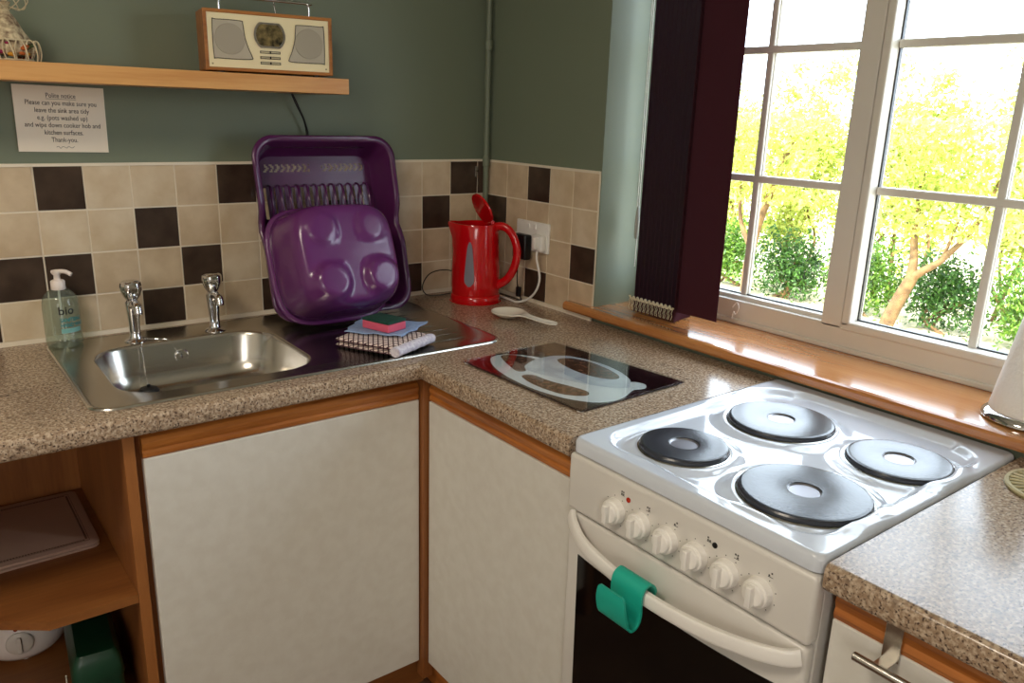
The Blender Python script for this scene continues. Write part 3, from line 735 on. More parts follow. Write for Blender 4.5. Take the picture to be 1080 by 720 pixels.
# base plate as a grid with holes
bw, bh = RW - .062, RH - .062; nxu, nyv = 78, 98
V = {}
def in_rr(u, v): return sdrr(u, v, -bw / 2, bw / 2, RH / 2 - bh / 2, RH / 2 + bh / 2, .038) < .002
for i in range(nxu):
    for j in range(nyv):
        u = -bw / 2 + bw * (i + .5) / nxu; v = RH / 2 - bh / 2 + bh * (j + .5) / nyv
        if not in_rr(u, v): continue
        hole = False
        if .385 < v < .405 and abs(u) < .145 and abs(u) > .018:
            q = (u * 1000 + (v - .395) * 900 * (1 if v > .395 else -1)) % 15; hole = q < 7.5
        if .262 < v < .342 and abs(u) < .150: hole = (((u + .150) * 1000) % 25) < 7.5
        if .06 < v < .15 and abs(u) < .150: hole = (((u + .150) * 1000) % 25) < 7.5
        if hole: continue
        ks = []
        for di, dj in ((0, 0), (1, 0), (1, 1), (0, 1)):
            key = (i + di, j + dj)
            if key not in V: V[key] = bm.verts.new(rp(-bw / 2 + bw * key[0] / nxu, RH / 2 - bh / 2 + bh * key[1] / nyv, -RD))
            ks.append(V[key])
        bm.faces.new(ks)
obj('rack_tray', bm, PURPLE, rk, smooth=True, angle=50)
for k in range(12):   # plate hoops across the base
    u = -.150 + .0025 + k * .025 + .010
    bm = B(); tube(bm, smooth_pts([rp(u, .256, -RD), rp(u - .004, .262, -RD + .022), rp(u - .006, .29, -RD + .034), rp(u - .006, .315, -RD + .034), rp(u - .002, .342, -RD + .02), rp(u, .350, -RD)], 5), .0030, 8)
    obj('plate_divider', bm, PURPLE, rk, smooth=True)
# purple washing-up bowl
lb = math.radians(22); vb = Vector((0, math.sin(lb), math.cos(lb))); wbv = Vector((0, -math.cos(lb), math.sin(lb)))
bo_ = thing('washing_up_bowl', 'purple washing-up bowl propped on its side against the purple rack', 'washing-up bowl', (-.625, -.243, .9085), 0)
def sq(a, n=4.2):
    c, s = math.cos(a), math.sin(a); k = (abs(c) ** n + abs(s) ** n) ** (-1 / n); return c * k, s * k
BCV = .158
feet = [(-.062, .222, .046, .008), (.066, .222, .046, .008), (-.062, .092, .054, .020), (.070, .094, .054, .020)]
bm = B(); lps = []
def bump(u, v):
    z = 0
    for fu, fv, fr, fh in feet:
        q = math.hypot(u - fu, v - fv) / fr; z += fh * (1 - sstep(.62, 1.0, q))
    return z
prof = [(.158, .000, 3.8), (.162, .001, 3.8), (.163, .005, 3.8), (.159, .008, 3.8), (.152, .009, 3.8), (.148, .014, 3.9), (.144, .045, 4), (.139, .08, 4), (.134, .11, 4), (.129, .126, 4), (.123, .136, 3.9), (.115, .141, 3.8), (.108, .1425, 3.7)]
prof += [(.108 * f, .1425 + .001 * (1 - f), 3.7 - 1.0 * (1 - f)) for f in (.93, .86, .79, .72, .65, .58, .5, .42, .34, .26, .18, .1, .03)]
for r, w, n in prof:
    lp = []; r = r - .006 if r > .15 else r
    for k in range(96):
        c, s = sq(2 * math.pi * k / 96, n); u, v = r * c, BCV + r * s * .96
        ww2 = w + (bump(u, v) if w > .13 else bump(u, v) * sstep(.05, .13, w) * .6)
        shift = .018 * (w / .14)
        lp.append(Vector((u + .0, 0, 0)) + vb * v + wbv * ww2)
    lps.append(lp)
loft(bm, lps, True, False, True)
o = obj('bowl_shell', bm, PURPLEB, bo_, smooth=True, angle=80)
sd_ = o.modifiers.new('thickness', 'SOLIDIFY'); sd_.thickness = .0025; sd_.offset = -1

# ------------------------------------------------------------------ cloths and sponge
tw = B()
def slab(bm, quad, z0, z1, n=16, wav=.002, seed=0, mi=0, fold=True, edge=.010):
    """soft folded cloth slab over a quad (list of 4 xy corners)"""
    q = [Vector((p[0], p[1], 0)) for p in quad]; rows = []
    def P(s, t): return q[0] * (1 - s) * (1 - t) + q[1] * s * (1 - t) + q[2] * s * t + q[3] * (1 - s) * t
    lps = []
    for i in range(n + 1):
        s = i / n; ring = []
        for k in range(24):
            a = 2 * math.pi * k / 24; c, sn = math.cos(a), math.sin(a)
            t = .5 + .5 * math.copysign(abs(c) ** .35, c); p = P(s, t)
            hz = (z1 - z0) / 2; e = min(1, (min(s, 1 - s) / .05 + .55))
            z = (z0 + z1) / 2 + hz * math.copysign(abs(sn) ** .7, sn) * e
            if sn > 0: z += wav * noise.noise(Vector((p.x * 28, p.y * 28, seed)))
            ring.append(Vector((p.x, p.y, z)))
        lps.append(ring)
    loft(bm, lps, True, True, True, mi)
def check_mat(name, base, c1, sc):
    M = bpy.data.materials.new(name); M.use_nodes = True; nt = M.node_tree; b = nt.nodes['Principled BSDF']; b.inputs['Roughness'].default_value = .9
    tc = nt.nodes.new('ShaderNodeTexCoord'); mp = nt.nodes.new('ShaderNodeMapping'); mp.inputs['Rotation'].default_value = (0, 0, math.radians(-62)); nt.links.new(tc.outputs['Object'], mp.inputs[0])
    sp = nt.nodes.new('ShaderNodeSeparateXYZ'); nt.links.new(mp.outputs[0], sp.inputs[0]); outs = []
    for ax_ in (0, 1, 2):
        mu = nt.nodes.new('ShaderNodeMath'); mu.operation = 'MULTIPLY'; mu.inputs[1].default_value = sc; nt.links.new(sp.outputs[ax_], mu.inputs[0])
        fr = nt.nodes.new('ShaderNodeMath'); fr.operation = 'FRACT'; nt.links.new(mu.outputs[0], fr.inputs[0])
        lt = nt.nodes.new('ShaderNodeMath'); lt.operation = 'LESS_THAN'; lt.inputs[1].default_value = .26; nt.links.new(fr.outputs[0], lt.inputs[0]); outs.append(lt.outputs[0])
    mx = nt.nodes.new('ShaderNodeMath'); mx.operation = 'MAXIMUM'; nt.links.new(outs[0], mx.inputs[0]); nt.links.new(outs[1], mx.inputs[1])
    m3 = nt.nodes.new('ShaderNodeMath'); m3.operation = 'MAXIMUM'; nt.links.new(mx.outputs[0], m3.inputs[0]); nt.links.new(outs[2], m3.inputs[1])
    x = nt.nodes.new('ShaderNodeMix'); x.data_type = 'RGBA'; x.inputs[6].default_value = lin(base); x.inputs[7].default_value = lin(c1); nt.links.new(m3.outputs[0], x.inputs[0]); nt.links.new(x.outputs[2], b.inputs['Base Color'])
    return M
CHK = check_mat('checked cotton', '#f0ded6', '#4a2730', 88)
TERRY = mat('white terry', '#f1ecf4', .95, bump=(350, 1), var='#cfc6d8', scale=120)
tq = [(-.715, -.405), (-.640, -.550), (-.508, -.488), (-.600, -.340)]
slab(tw, tq, .9055, .917, seed=1); slab(tw, [(p[0] + .002, p[1] + .002) for p in tq], .916, .930, seed=2)
t_ = thing('tea_towel', 'folded black and white checked tea towel lying on the drainer', 'towel', (-.61, -.44, .905)); pin(obj('folded_cloth', tw, CHK, t_, smooth=True))
bm = B(); a0 = Vector((-.640, -.552, .9175)); a1 = Vector((-.504, -.489, .9175))
for k in range(1):
    lps = []
    for i in range(15):
        c = a0.lerp(a1, i / 14); ax_ = (a1 - a0).normalized(); sdv = Vector((ax_.y, -ax_.x, 0))
        lps.append([c + sdv * (.0135 * math.cos(a) * (1 + .08 * math.sin(i * 1.7 + a * 3))) + Vector((0, 0, .0115 * math.sin(a) * (1 + .06 * math.sin(i * 2.1)))) for a in [2 * math.pi * q / 20 for q in range(20)]])
    loft(bm, lps, True, True, True)
o = pin(obj('rolled_edge', bm, TERRY, t_, smooth=True)); o['label'] = 'white terry reverse of the towel'
bm = B(); qd = [(-.685, -.392), (-.590, -.500), (-.465, -.420), (-.585, -.290)]; q = [Vector((p[0], p[1], 0)) for p in qd]; rows = []
for i in range(25):
    row = []
    for j in range(25):
        s, t = i / 24, j / 24; p = q[0] * (1 - s) * (1 - t) + q[1] * s * (1 - t) + q[2] * s * t + q[3] * (1 - s) * t
        p = p + Vector((.004 * math.sin(t * 17), .004 * math.sin(s * 15), 0))
        z = .9345 + .0022 * noise.noise(Vector((p.x * 30, p.y * 30, 4))) + .004 * (max(0, s - .8) * 5) ** 2 * math.sin(t * 9) * .6
        row.append(Vector((p.x, p.y, z)))
    rows.append(row)
loft(bm, rows, False); o = obj('dish_cloth', bm, mat('light blue cloth', '#a3badf', .9, bump=(500, .8), var='#8fa9d6', scale=160), smooth=True)
md = o.modifiers.new('thickness', 'SOLIDIFY'); md.thickness = .0018; md.offset = 1
tag(o, 'light blue dish cloth spread on the checked tea towel', 'cloth')
spg = thing('sponge', 'pink sponge with a green scouring face on the blue cloth', 'sponge', (-.592, -.416, .9365), math.radians(-72))
bm = B(); box(bm, -.043, .043, -.031, .031, .0005, .020, .003, 3); obj('sponge_foam', bm, mat('pink foam', '#e2607a', .9, bump=(400, 1)), spg, smooth=True, angle=35)
bm = B(); box(bm, -.043, .043, -.031, .031, .020, .027, .002, 2); obj('scouring_pad', bm, mat('green scourer', '#1d5040', .95, bump=(600, 1), var='#163f33', scale=200), spg, smooth=True, angle=35)

# ------------------------------------------------------------------ soap bottle
sb = thing('soap_dispenser', 'clear hand wash bottle with a white pump on the sink corner', 'soap bottle', (-1.222, -.066, .9055))
CLR = bpy.data.materials.new('clear plastic'); CLR.use_nodes = True
nt = CLR.node_tree; nt.nodes.remove(nt.nodes['Principled BSDF']); tb = nt.nodes.new('ShaderNodeBsdfTransparent'); tb.inputs[0].default_value = (.80, .86, .80, 1)
gb = nt.nodes.new('ShaderNodeBsdfGlossy'); gb.inputs['Roughness'].default_value = .06; db = nt.nodes.new('ShaderNodeBsdfDiffuse'); db.inputs[0].default_value = (.45, .52, .45, 1)
m1 = nt.nodes.new('ShaderNodeMixShader'); m1.inputs[0].default_value = .16; nt.links.new(tb.outputs[0], m1.inputs[1]); nt.links.new(db.outputs[0], m1.inputs[2])
fr = fresnel(nt); m2 = nt.nodes.new('ShaderNodeMixShader'); nt.links.new(fr.outputs[0], m2.inputs[0]); nt.links.new(m1.outputs[0], m2.inputs[1]); nt.links.new(gb.outputs[0], m2.inputs[2]); nt.links.new(m2.outputs[0], nt.nodes['Material Output'].inputs[0])
bm = B(); lathe(bm, [(.0350, 0), (.0375, .004), (.0375, .088), (.0365, .100), (.0325, .113), (.024, .123), (.0135, .128), (.0135, .133)], 40); obj('bottle', bm, CLR, sb, smooth=True)
bm = B(); lathe(bm, [(.0145, .128), (.015, .130), (.0148, .146), (.012, .149), (.007, .150), (.0065, .160), (.0085, .162), (.009, .170), (.0060, .172)], 24)
hd = Vector((.82, -.57, 0)); tube(bm, smooth_pts([Vector((0, 0, .166)) - hd * .010, Vector((0, 0, .168)), hd * .018 + Vector((0, 0, .1685)), hd * .032 + Vector((0, 0, .162))], 5), .0048, 10, flat=1)
obj('pump', bm, mat('pale pump plastic', '#eadfd8', .35), sb, smooth=True, angle=50)
bm = B(); cyl(bm, (0, 0, .006), (0, 0, .13), .0025, 8); obj('dip_tube', bm, WHITEP, sb)
def curved_text(bm, s, size, a0, z, R, sx=1, bold=0):
    t = B(); text_bm(t, s, size, Matrix.Identity(4), 'LEFT', 0, sx=sx, bold=bold)
    me = bpy.data.meshes.new('t'); t.to_mesh(me); t.free(); k = len(bm.verts); bm.from_mesh(me); bpy.data.meshes.remove(me); bm.verts.ensure_lookup_table()
    for v in bm.verts[k:]:
        a = a0 + v.co.x / R; d = Vector((-.13, -.99, 0)) * math.cos(a) + Vector((.99, -.13, 0)) * math.sin(a); v.co = d * R + Vector((0, 0, z + v.co.y))
bm = B(); curved_text(bm, 'bio', .026, -.18, .077, .0381, bold=.0003); l1 = obj('brand_lettering', bm, BLACKP, sb)
bm = B(); curved_text(bm, 'SANITISING', .0125, -.12, .060, .0381, sx=.75, bold=.0003); curved_text(bm, 'HAND WASH', .0125, -.12, .048, .0381, sx=.75, bold=.0003); obj('label_lettering', bm, mat('teal label print', '#14838a', .4), sb)
bm = B(); lp = []
for z in (.034, .0445):
    lp.append([Vector((-.13, -.99, 0)) * math.cos(a) * .0379 + Vector((.99, -.13, 0)) * math.sin(a) * .0379 + Vector((0, 0, z)) for a in [-.12 + i * .1 for i in range(13)]])
rows = loft(bm, lp, False); obj('label_band', bm, mat('pale teal label', '#7fb5ae', .4), sb, smooth=True)

# ------------------------------------------------------------------ wall shelf, notice, radio, basket
bm = B(); box(bm, -1.75, -.556, -.188, -.0005, 1.476, 1.5125, .0012, 2); tag(obj('wall_shelf', bm, OAK), 'light oak floating shelf carrying the radio', 'shelf')
nt_ = thing('paper_notice', 'laminated polite notice fixed to the green wall under the shelf', 'notice', (-1.165, -.003, 1.4))
rx = math.radians(.8)
bm = B(); box(bm, -.0895, .0895, -.0008, 0, -.0705, .0705, 0, M=Matrix.Rotation(rx, 4, 'Y')); obj('sheet', bm, PAPER, nt_)
bm = B(); Fm = Matrix.Rotation(rx, 4, 'Y') @ frame_m((0, -.0012, 0), (1, 0, 0), (0, 0, 1))
zz = .0455
for i, (s, sz) in enumerate((('Polite notice', .0145), ('Please can you make sure you', .0145), ('leave the sink area tidy', .0145), ('e.g. (pots washed up)', .0145), ('and wipe down cooker hob and', .0145), ('kitchen surfaces.', .0145), ('Thank-you.', .0145))):
    text_bm(bm, s, sz, Fm @ Matrix.Translation((.002, zz, 0)), sx=.80); zz -= .0157
box(bm, -.028, .032, -.0015, -.0012, .0425, .0432, M=Matrix.Rotation(rx, 4, 'Y'))
tube(bm, smooth_pts([Matrix.Rotation(rx, 4, 'Y') @ Vector((-.016 + .004 * i, -.0013, -.060 + .0022 * math.sin(i * 2.3))) for i in range(10)], 4), .0004, 5)
obj('notice_lettering', bm, INK, nt_)

rd = thing('radio', 'wooden cased radio with twin speakers standing on the wall shelf', 'radio', (-.733, -.112, 1.5135), math.radians(-9.0))
RWX, RDY, RHZ = .292, .095, .135
WOODR = wood('radio case wood', '#8c5426', '#b0743c', 'x', .35)
bm = B(); hw = RWX / 2; y0 = -.049
box(bm, -hw, hw, y0 + .004, RDY / 2, .004, RHZ, .003)
for (a, b, c, d) in ((-hw, hw, RHZ - .0075, RHZ), (-hw, hw, .004, .0115), (-hw, -hw + .0085, .01, RHZ - .006), (hw - .0085, hw, .01, RHZ - .006)): box(bm, a, b, y0 - .003, y0 + .01, c, d, .0015)
obj('radio_case', bm, WOODR, rd)
for sx in (-1, 1):
    bm = B(); cyl(bm, (sx * .11, -.03, 0), (sx * .11, -.03, .0045), .008, 12); obj('foot', bm, BLACKP, rd)
bm = B(); box(bm, -hw + .0085, hw - .0085, y0, y0 + .006, .0115, RHZ - .0075); fp = obj('front_panel', bm, CREAM, rd)
for sx in (-1, 1):
    bm = B(); o1 = [(-.126, .108), (-.118, .113), (-.066, .113), (-.060, .108), (-.057, .080), (-.050, .055), (-.043, .038), (-.048, .031), (-.118, .031), (-.126, .036)]
    P = smooth_pts([(sx * -p[0] if sx > 0 else p[0], p[1], 0) for p in o1], 4, True)
    loft(bm, [[Vector((p.x, y, p.y)) for p in P] for y in (y0 - .0005, y0 - .002)], True, True, True, 0)
    tube(bm, [Vector((p.x, y0 - .0018, p.y)) for p in P], .0009, 6, True, 1)
    sp = obj('speaker_panel', bm, [GRILLE2, BLACKP], rd, smooth=True, angle=40)
    bm = B(); lathe(bm, [(.0335, 0), (.0330, .0014), (.030, .0012), (.0001, .0016)], 40, (sx * .090, y0 - .002, .073), axis_m((0, -1, 0)), cap1=False); obj('speaker_grille', bm, GRILLE, sp, smooth=True, angle=40)
bm = B(); dc = Vector((-.001, y0 - .001, .086))
def bar_disc(bm, c, r, cut, y_, th, mi=0):
    pts = []
    for k in range(48):
        a = 2 * math.pi * k / 48; pts.append((r * math.cos(a), max(-cut, min(cut, r * math.sin(a)))))
    loft(bm, [[Vector((c.x + px, y, c.z + pz)) for px, pz in pts] for y in (y_, y_ - th)], True, True, True, mi)
bar_disc(bm, dc, .0355, .0275, y0, .003, 0); bar_disc(bm, dc, .031, .0235, y0 - .003, .001, 1)
dp = obj('dial', bm, [CHROME, mat('mirrored dial', '#3c3a30', .1, .6, var='#b3a06f', scale=60)], rd)
bm = B()
for z in (.049, .037, .025):
    box(bm, -.024, .022, y0 - .0015, y0, z - .0028, z + .0028, 0, mi=1); box(bm, -.0225, .0205, y0 - .0022, y0 - .001, z - .0018, z + .0018, .0006, mi=0); box(bm, -.0025, .0005, y0 - .003, y0 - .001, z - .003, z + .003, mi=1)
obj('push_buttons', bm, [mat('satin button', '#c8bfa2', .3, .4), BLACKP], rd)
bm = B()
for sx in (-1, 1):
    b3 = B(); cyl(b3, (sx * .130, y0, .0185), (sx * .130, y0 - .001, .0185), .002, 10); obj('screw', b3, mat('screw brass', '#9a8c68', .4), rd)
bm = B(); tube(bm, smooth_pts([(-.103, -.01, RHZ - .002), (-.103, -.01, RHZ + .022), (-.100, -.01, RHZ + .0285), (-.094, -.01, RHZ + .031), (.094, -.01, RHZ + .031), (.100, -.01, RHZ + .0285), (.103, -.01, RHZ + .022), (.103, -.01, RHZ - .002)], 5), .0026, 10); obj('carry_handle', bm, CHROME, rd, smooth=True)
bm = B(); tube(bm, [(.035, .028, RHZ - .002), (.030, .030, RHZ + .03), (.018, .032, RHZ + .16)], .0016, 8); obj('aerial', bm, CHROME, rd, smooth=True)
bm = B()
for k in (0, 1): tube(bm, smooth_pts([(-.640 + .003 * k, -.03, 1.4755), (-.628 + .004 * k, -.028, 1.45), (-.606 + .002 * k, -.022, 1.41), (-.596 + .004 * k, -.015, 1.37), (-.59 + .003 * k, -.0125, 1.30)], 6), .0016, 8)
tag(obj('radio_lead', bm, BLACKP, smooth=True), 'black lead hanging from the shelf down behind the purple rack', 'cable')

bk = thing('potpourri_basket', 'cream wicker basket of potpourri at the left end of the shelf', 'basket', (-1.262, -.105, 1.513))
WICK = mat('cream wicker', '#cfc1a0', .7)
bm = B()
for k in range(14):   # looped wicker border
    a = 2 * math.pi * k / 14; c = Vector((math.cos(a), math.sin(a), 0)); tdir = Vector((-c.y, c.x, 0))
    P = [c * .040 + Vector((0, 0, .002)), c * .047 + tdir * -.004 + Vector((0, 0, .022)), c * .050 + tdir * 0 + Vector((0, 0, .040)), c * .055 + tdir * .008 + Vector((0, 0, .036)), c * .056 + tdir * .014 + Vector((0, 0, .016)), c * .052 + tdir * .016 + Vector((0, 0, .002))]
    tube(bm, smooth_pts(P, 5), .0014, 6)
for r, z in ((.043, .003), (.047, .040)): tube(bm, [Vector((r * math.cos(2 * math.pi * i / 40), r * math.sin(2 * math.pi * i / 40), z)) for i in range(40)], .0018, 6, True)
lathe(bm, [(.0001, .0), (.042, .0), (.042, .003)], 32, cap0=False, cap1=False)
obj('basket_weave', bm, WICK, bk, smooth=True)
bm = B(); lathe(bm, [(.038, .012), (.044, .030), (.040, .044), (.030, .060), (.020, .078), (.011, .094), (.010, .104), (.016, .112)], 28); 
for v in bm.verts: v.co += Vector((noise.noise(v.co * 60), noise.noise(v.co * 60 + Vector((9, 0, 0))), 0)) * .004
obj('lace_bag', bm, mat('printed lace', '#d8c8a4', .9, var='#7d6650', scale=90, bump=(300, 1)), bk, smooth=True)
bm = B()
for k in range(9):
    a = k * .7; P = [Vector((0, 0, .106)), Vector((.02 * math.cos(a), .02 * math.sin(a), .125 + .003 * (k % 3))), Vector((.045 * math.cos(a), .045 * math.sin(a), .118 + .004 * (k % 2))), Vector((.036 * math.cos(a + .5), .036 * math.sin(a + .5), .100)), Vector((.01, 0, .104))]
    tube(bm, smooth_pts(P, 6), .0011, 5)
obj('raffia_bow', bm, WICK, bk, smooth=True)
cols = [mat('potpourri ' + n, c, .7) for n, c in (('magenta', '#a02a58'), ('yellow', '#c8902a'), ('orange', '#b5602a'), ('green', '#53603a'), ('pale', '#c9b79a'))]
bm = B()
for k in range(60):
    a = random.uniform(0, 2 * math.pi); r = .043 + random.uniform(-.003, .002); sphere(bm, (r * math.cos(a), r * math.sin(a), random.uniform(.008, .034)), random.uniform(.004, .008), 1, 1, .6, 8, 6, mi=(int(a * 2.2) + (k % 2)) % 5)
o = obj('potpourri', bm, cols, bk, smooth=True); o['kind'] = 'stuff'

# ------------------------------------------------------------------ vertical blind
bl = thing('vertical_blind', 'dark maroon vertical blind drawn back at the left of the window', 'blind', (.12, -.7, .95))
SL = bpy.data.materials.new('maroon blind fabric'); SL.use_nodes = True; nt = SL.node_tree; b = nt.nodes['Principled BSDF']; b.inputs['Base Color'].default_value = lin('#45252d'); b.inputs['Roughness'].default_value = .9; b.inputs['Specular IOR Level'].default_value = .08
tl = nt.nodes.new('ShaderNodeBsdfTranslucent'); tl.inputs[0].default_value = lin('#6e1f2c'); mxs = nt.nodes.new('ShaderNodeMixShader'); mxs.inputs[0].default_value = .12
nt.links.new(b.outputs[0], mxs.inputs[1]); nt.links.new(tl.outputs[0], mxs.inputs[2]); nt.links.new(mxs.outputs[0], nt.nodes['Material Output'].inputs[0])
def slat(yc, xc, ang, w, z0):
    bm = B(); d = Vector((math.cos(ang), math.sin(ang), 0)); n = Vector((-d.y, d.x, 0)); lps = []
    for z in (z0, z0 + .03, 1.2, 1.5, 1.93):
        ring = []
        for t in range(9):
            f = -1 + t / 4; ring.append(Vector((xc, yc, z)) + d * (w / 2 * f) + n * (.003 * (1 - f * f)))
        ring2 = [p - n * .0012 for p in reversed(ring)]
        lps.append(ring + ring2)
    loft(bm, lps, True, True, True); return pin(obj('slat', bm, SL, bl, smooth=True, angle=50))
for k in range(11): slat(-.618 - k * .0140, .088, math.radians(12), .089, .9445)
slat(-.818, .066, math.radians(-86), .127, .968)
bm = B(); box(bm, .06, .12, -1.70, -.53, 1.93, 1.965, .003); pin(obj('head_rail', bm, WHITEP, bl))
bm = B(); 
BEAD = mat('cream beads', '#cfc4a8', .5)
for k in range(11):
    y = -.614 - k * .0140; x = .0405
    tube(bm, smooth_pts([(x, y, .985), (x - .002, y - .004, .985), (x - .003, y - .010, .979), (x - .001, y - .015, .983)], 4), .0028, 6)
    for s in (0, 1):
        for q in range(9): sphere(bm, (x - .002 + .002 * s, y - .003 - .007 * s + .0015 * math.sin(q * 1.3 + k), .979 - q * .0034), .0015, u=6, v=4)
pin(obj('bead_chain', bm, BEAD, bl, smooth=True))
bm = B(); tube(bm, [(.10, -.562, 1.93), (.10, -.562, 1.25), (.10, -.5625, 1.18)], .0012, 6); tube(bm, [(.106, -.563, 1.93), (.106, -.563, 1.1), (.103, -.565, 1.05)], .0012, 6); pin(obj('pull_cord', bm, WHITEP, bl))
bm = B(); lathe(bm, [(.002, 0), (.006, .01), (.0065, .05), (.0035, .085), (.0015, .09)], 14, (.098, -.567, 1.125)); pin(obj('cord_weight', bm, mat('grey cord weight', '#a9aaa2', .4), bl, smooth=True))
bm = B(); tube(bm, smooth_pts([(.178, -.845, .985), (.178, -.858, 1.0), (.178, -.864, .985), (.178, -.857, .968), (.178, -.850, .975), (.178, -.847, .955)], 5), .0012, 6); pin(obj('loose_cord', bm, WHITEP, bl))

# ------------------------------------------------------------------ paper roll and trivet
pr = thing('kitchen_roll_holder', 'chrome based holder with a white paper roll on the sill', 'paper roll', (.083, -1.578, .9405))
bm = B(); lathe(bm, [(.072, 0), (.0765, .002), (.0765, .006), (.072, .012), (.066, .016), (.064, .0165)], 48); obj('holder_base', bm, CHROME, pr, smooth=True, angle=50)
bm = B(); cyl(bm, (0, 0, .01), (0, 0, .30), .006, 14); sphere(bm, (0, 0, .305), .011); obj('holder_pole', bm, CHROME, pr, smooth=True)
bm = B(); lathe(bm, [(.02, .018), (.0655, .0165), (.066, .019), (.0280, .262), (.0270, .264), (.018, .264)], 64); obj('paper_roll', bm, mat('embossed paper', '#f2efe9', .9, bump=(160, .9)), pr, smooth=True, angle=50)
tv = thing('trivet', 'round cream latticed ceramic trivet at the right edge of the worktop', 'trivet', (-.105, -1.705, .9))
CRL = mat('cream glazed lattice', '#c7bd98', .3)
bm = B(); R = .080
def ring(bm, r, z, t, sz=1): lathe(bm, [(r - t, z), (r - t * .6, z + t * sz), (r + t * .6, z + t * sz), (r + t, z)], 56, cap0=False, cap1=False)
ring(bm, R - .004, .003, .004); ring(bm, .048, .003, .003); ring(bm, .020, .003, .003); lathe(bm, [(R, .001), (R, .004), (.0001, .004)], 48, cap0=True, cap1=False, mi=1)
for k in range(30):
    a = 2 * math.pi * k / 30; cyl(bm, (.05 * math.cos(a), .05 * math.sin(a), .005), (.073 * math.cos(a + .05), .073 * math.sin(a + .05), .005), .0022, 6)
for k in range(14):
    a = 2 * math.pi * k / 14; cyl(bm, (.022 * math.cos(a), .022 * math.sin(a), .005), (.046 * math.cos(a), .046 * math.sin(a), .005), .0022, 6)
obj('trivet_plate', bm, [CRL, mat('olive glaze', '#8c8258', .4)], tv, smooth=True, angle=50)

# ------------------------------------------------------------------ open shelf contents
def placemat(z, dx, dy, rot, label):
    t = thing('placemat', label, 'placemat', (-1.385 + dx, -.205 + dy, z), math.radians(rot), 'placemats on the open shelf')
    bm = B(); loft(bm, [rrect(0, 0, .285, .285, .016, 0, 6), rrect(0, 0, .287, .287, .016, .0015, 6), rrect(0, 0, .287, .287, .016, .0045, 6), rrect(0, 0, .284, .284, .016, .0055, 6)], True, True, True); obj('mat_board', bm, mat('dusty pink mat', '#b89c8e', .35, var='#b2968a', scale=10), t, smooth=True, angle=40)
    bm = B()
    for sx, sy, ln in ((1, 0, 1), (-1, 0, 1), (0, 1, 1), (0, -1, 1)):
        for k in range(44):
            s = -.115 + .23 * k / 43
            for off, sz in ((.121, .0032),):
                x, y = (sx * off, s) if sx else (s, sy * off)
                box(bm, x - sz * .6, x + sz * .6, y - sz * .6, y + sz * .6, .0055, .0058)
        a = .126
        if sx: box(bm, sx * a - .0004, sx * a + .0004, -.125, .125, .0055, .0058)
        else: box(bm, -.125, .125, sy * a - .0004, sy * a + .0004, .0055, .0058)
    obj('dotted_border', bm, mat('brown border print', '#4a2f28', .5), t)
placemat(.5302, -.003, -.004, 1.2, 'lower pink placemat, under the other on the open shelf')
placemat(.5366, 0, 0, 0, 'upper pink placemat with a dotted brown border on the open shelf')
ap = thing('slow_cooker', 'white rounded appliance with a dial and red light under the shelf', 'appliance', (-1.394, -.195, .2555))
bm = B(); lathe(bm, [(.055, .006), (.070, .010), (.082, .024), (.091, .05), (.093, .10), (.093, .165), (.088, .172), (.02, .180)], 48); obj('appliance_body', bm, mat('white appliance plastic', '#ece4e0', .25), ap, smooth=True)
for a in (.4, 2.5, 4.6):
    bm = B(); cyl(bm, (.05 * math.cos(a), .05 * math.sin(a), 0), (.05 * math.cos(a), .05 * math.sin(a), .009), .007, 12); obj('foot', bm, WHITEP, ap)
dv = Vector((-.16, -.98, 0)).normalized(); bm = B(); c = dv * .0895 + Vector((0, 0, .066))
lathe(bm, [(.026, -.004), (.026, .006), (.023, .009), (.012, .010)], 28, c, axis_m(dv)); sv_ = Vector((-dv.y, dv.x, 0))
box(bm, -.0045, .0045, -.018, .018, .008, .017, .002, M=Matrix.Translation(c) @ axis_m(dv).to_4x4()); obj('dial', bm, mat('grey dial', '#cfc8c0', .35), ap, smooth=True, angle=40)
bm = B(); lathe(bm, [(.0045, 0), (.003, .002)], 14, dv * .0925 + Vector((-.004, 0, .100)), axis_m(dv)); o = obj('indicator_light', bm, mat('dark red lens', '#7c1216', .2), ap); o['label'] = 'dark red indicator light'

gx = thing('green_box', 'dark green moulded case beside the white appliance under the shelf', 'case', (-1.290, -.415, .2555), math.radians(-5))
GRN = mat('dark green plastic', '#0f3a26', .35, var='#0c3322', scale=20)
bm = B(); loft(bm, [rrect(0, 0, .084, .24, .012, 0, 5), rrect(0, 0, .090, .25, .014, .006, 5), rrect(0, 0, .090, .25, .014, .085, 5)], True, True, True)
obj('case_base', bm, GRN, gx, smooth=True, angle=40)
bm = B(); loft(bm, [rrect(0, 0, .094, .254, .015, .086, 5), rrect(0, 0, .094, .254, .015, .094, 5), rrect(0, 0, .086, .246, .014, .125, 5), rrect(0, 0, .072, .232, .012, .140, 5), rrect(0, 0, .066, .226, .01, .143, 5)], True, True, True)
obj('case_lid', bm, GRN, gx, smooth=True, angle=40)
bm = B(); tube(bm, smooth_pts([(-.0535, -.06, .055), (-.055, -.068, .065), (-.055, -.072, .08), (-.055, -.078, .088)], 4), .0016, 6); tube(bm, smooth_pts([(-.0515, -.078, .03), (-.0525, -.082, .045), (-.0525, -.087, .052), (-.0525, -.092, .04)], 4), .002, 6)
tube(bm, smooth_pts([(-.0515, -.092, .05), (-.0525, -.098, .06), (-.0525, -.090, .068)], 4), .0016, 6)
obj('white_marking', bm, mat('white print', '#d9d5c6', .5), gx)

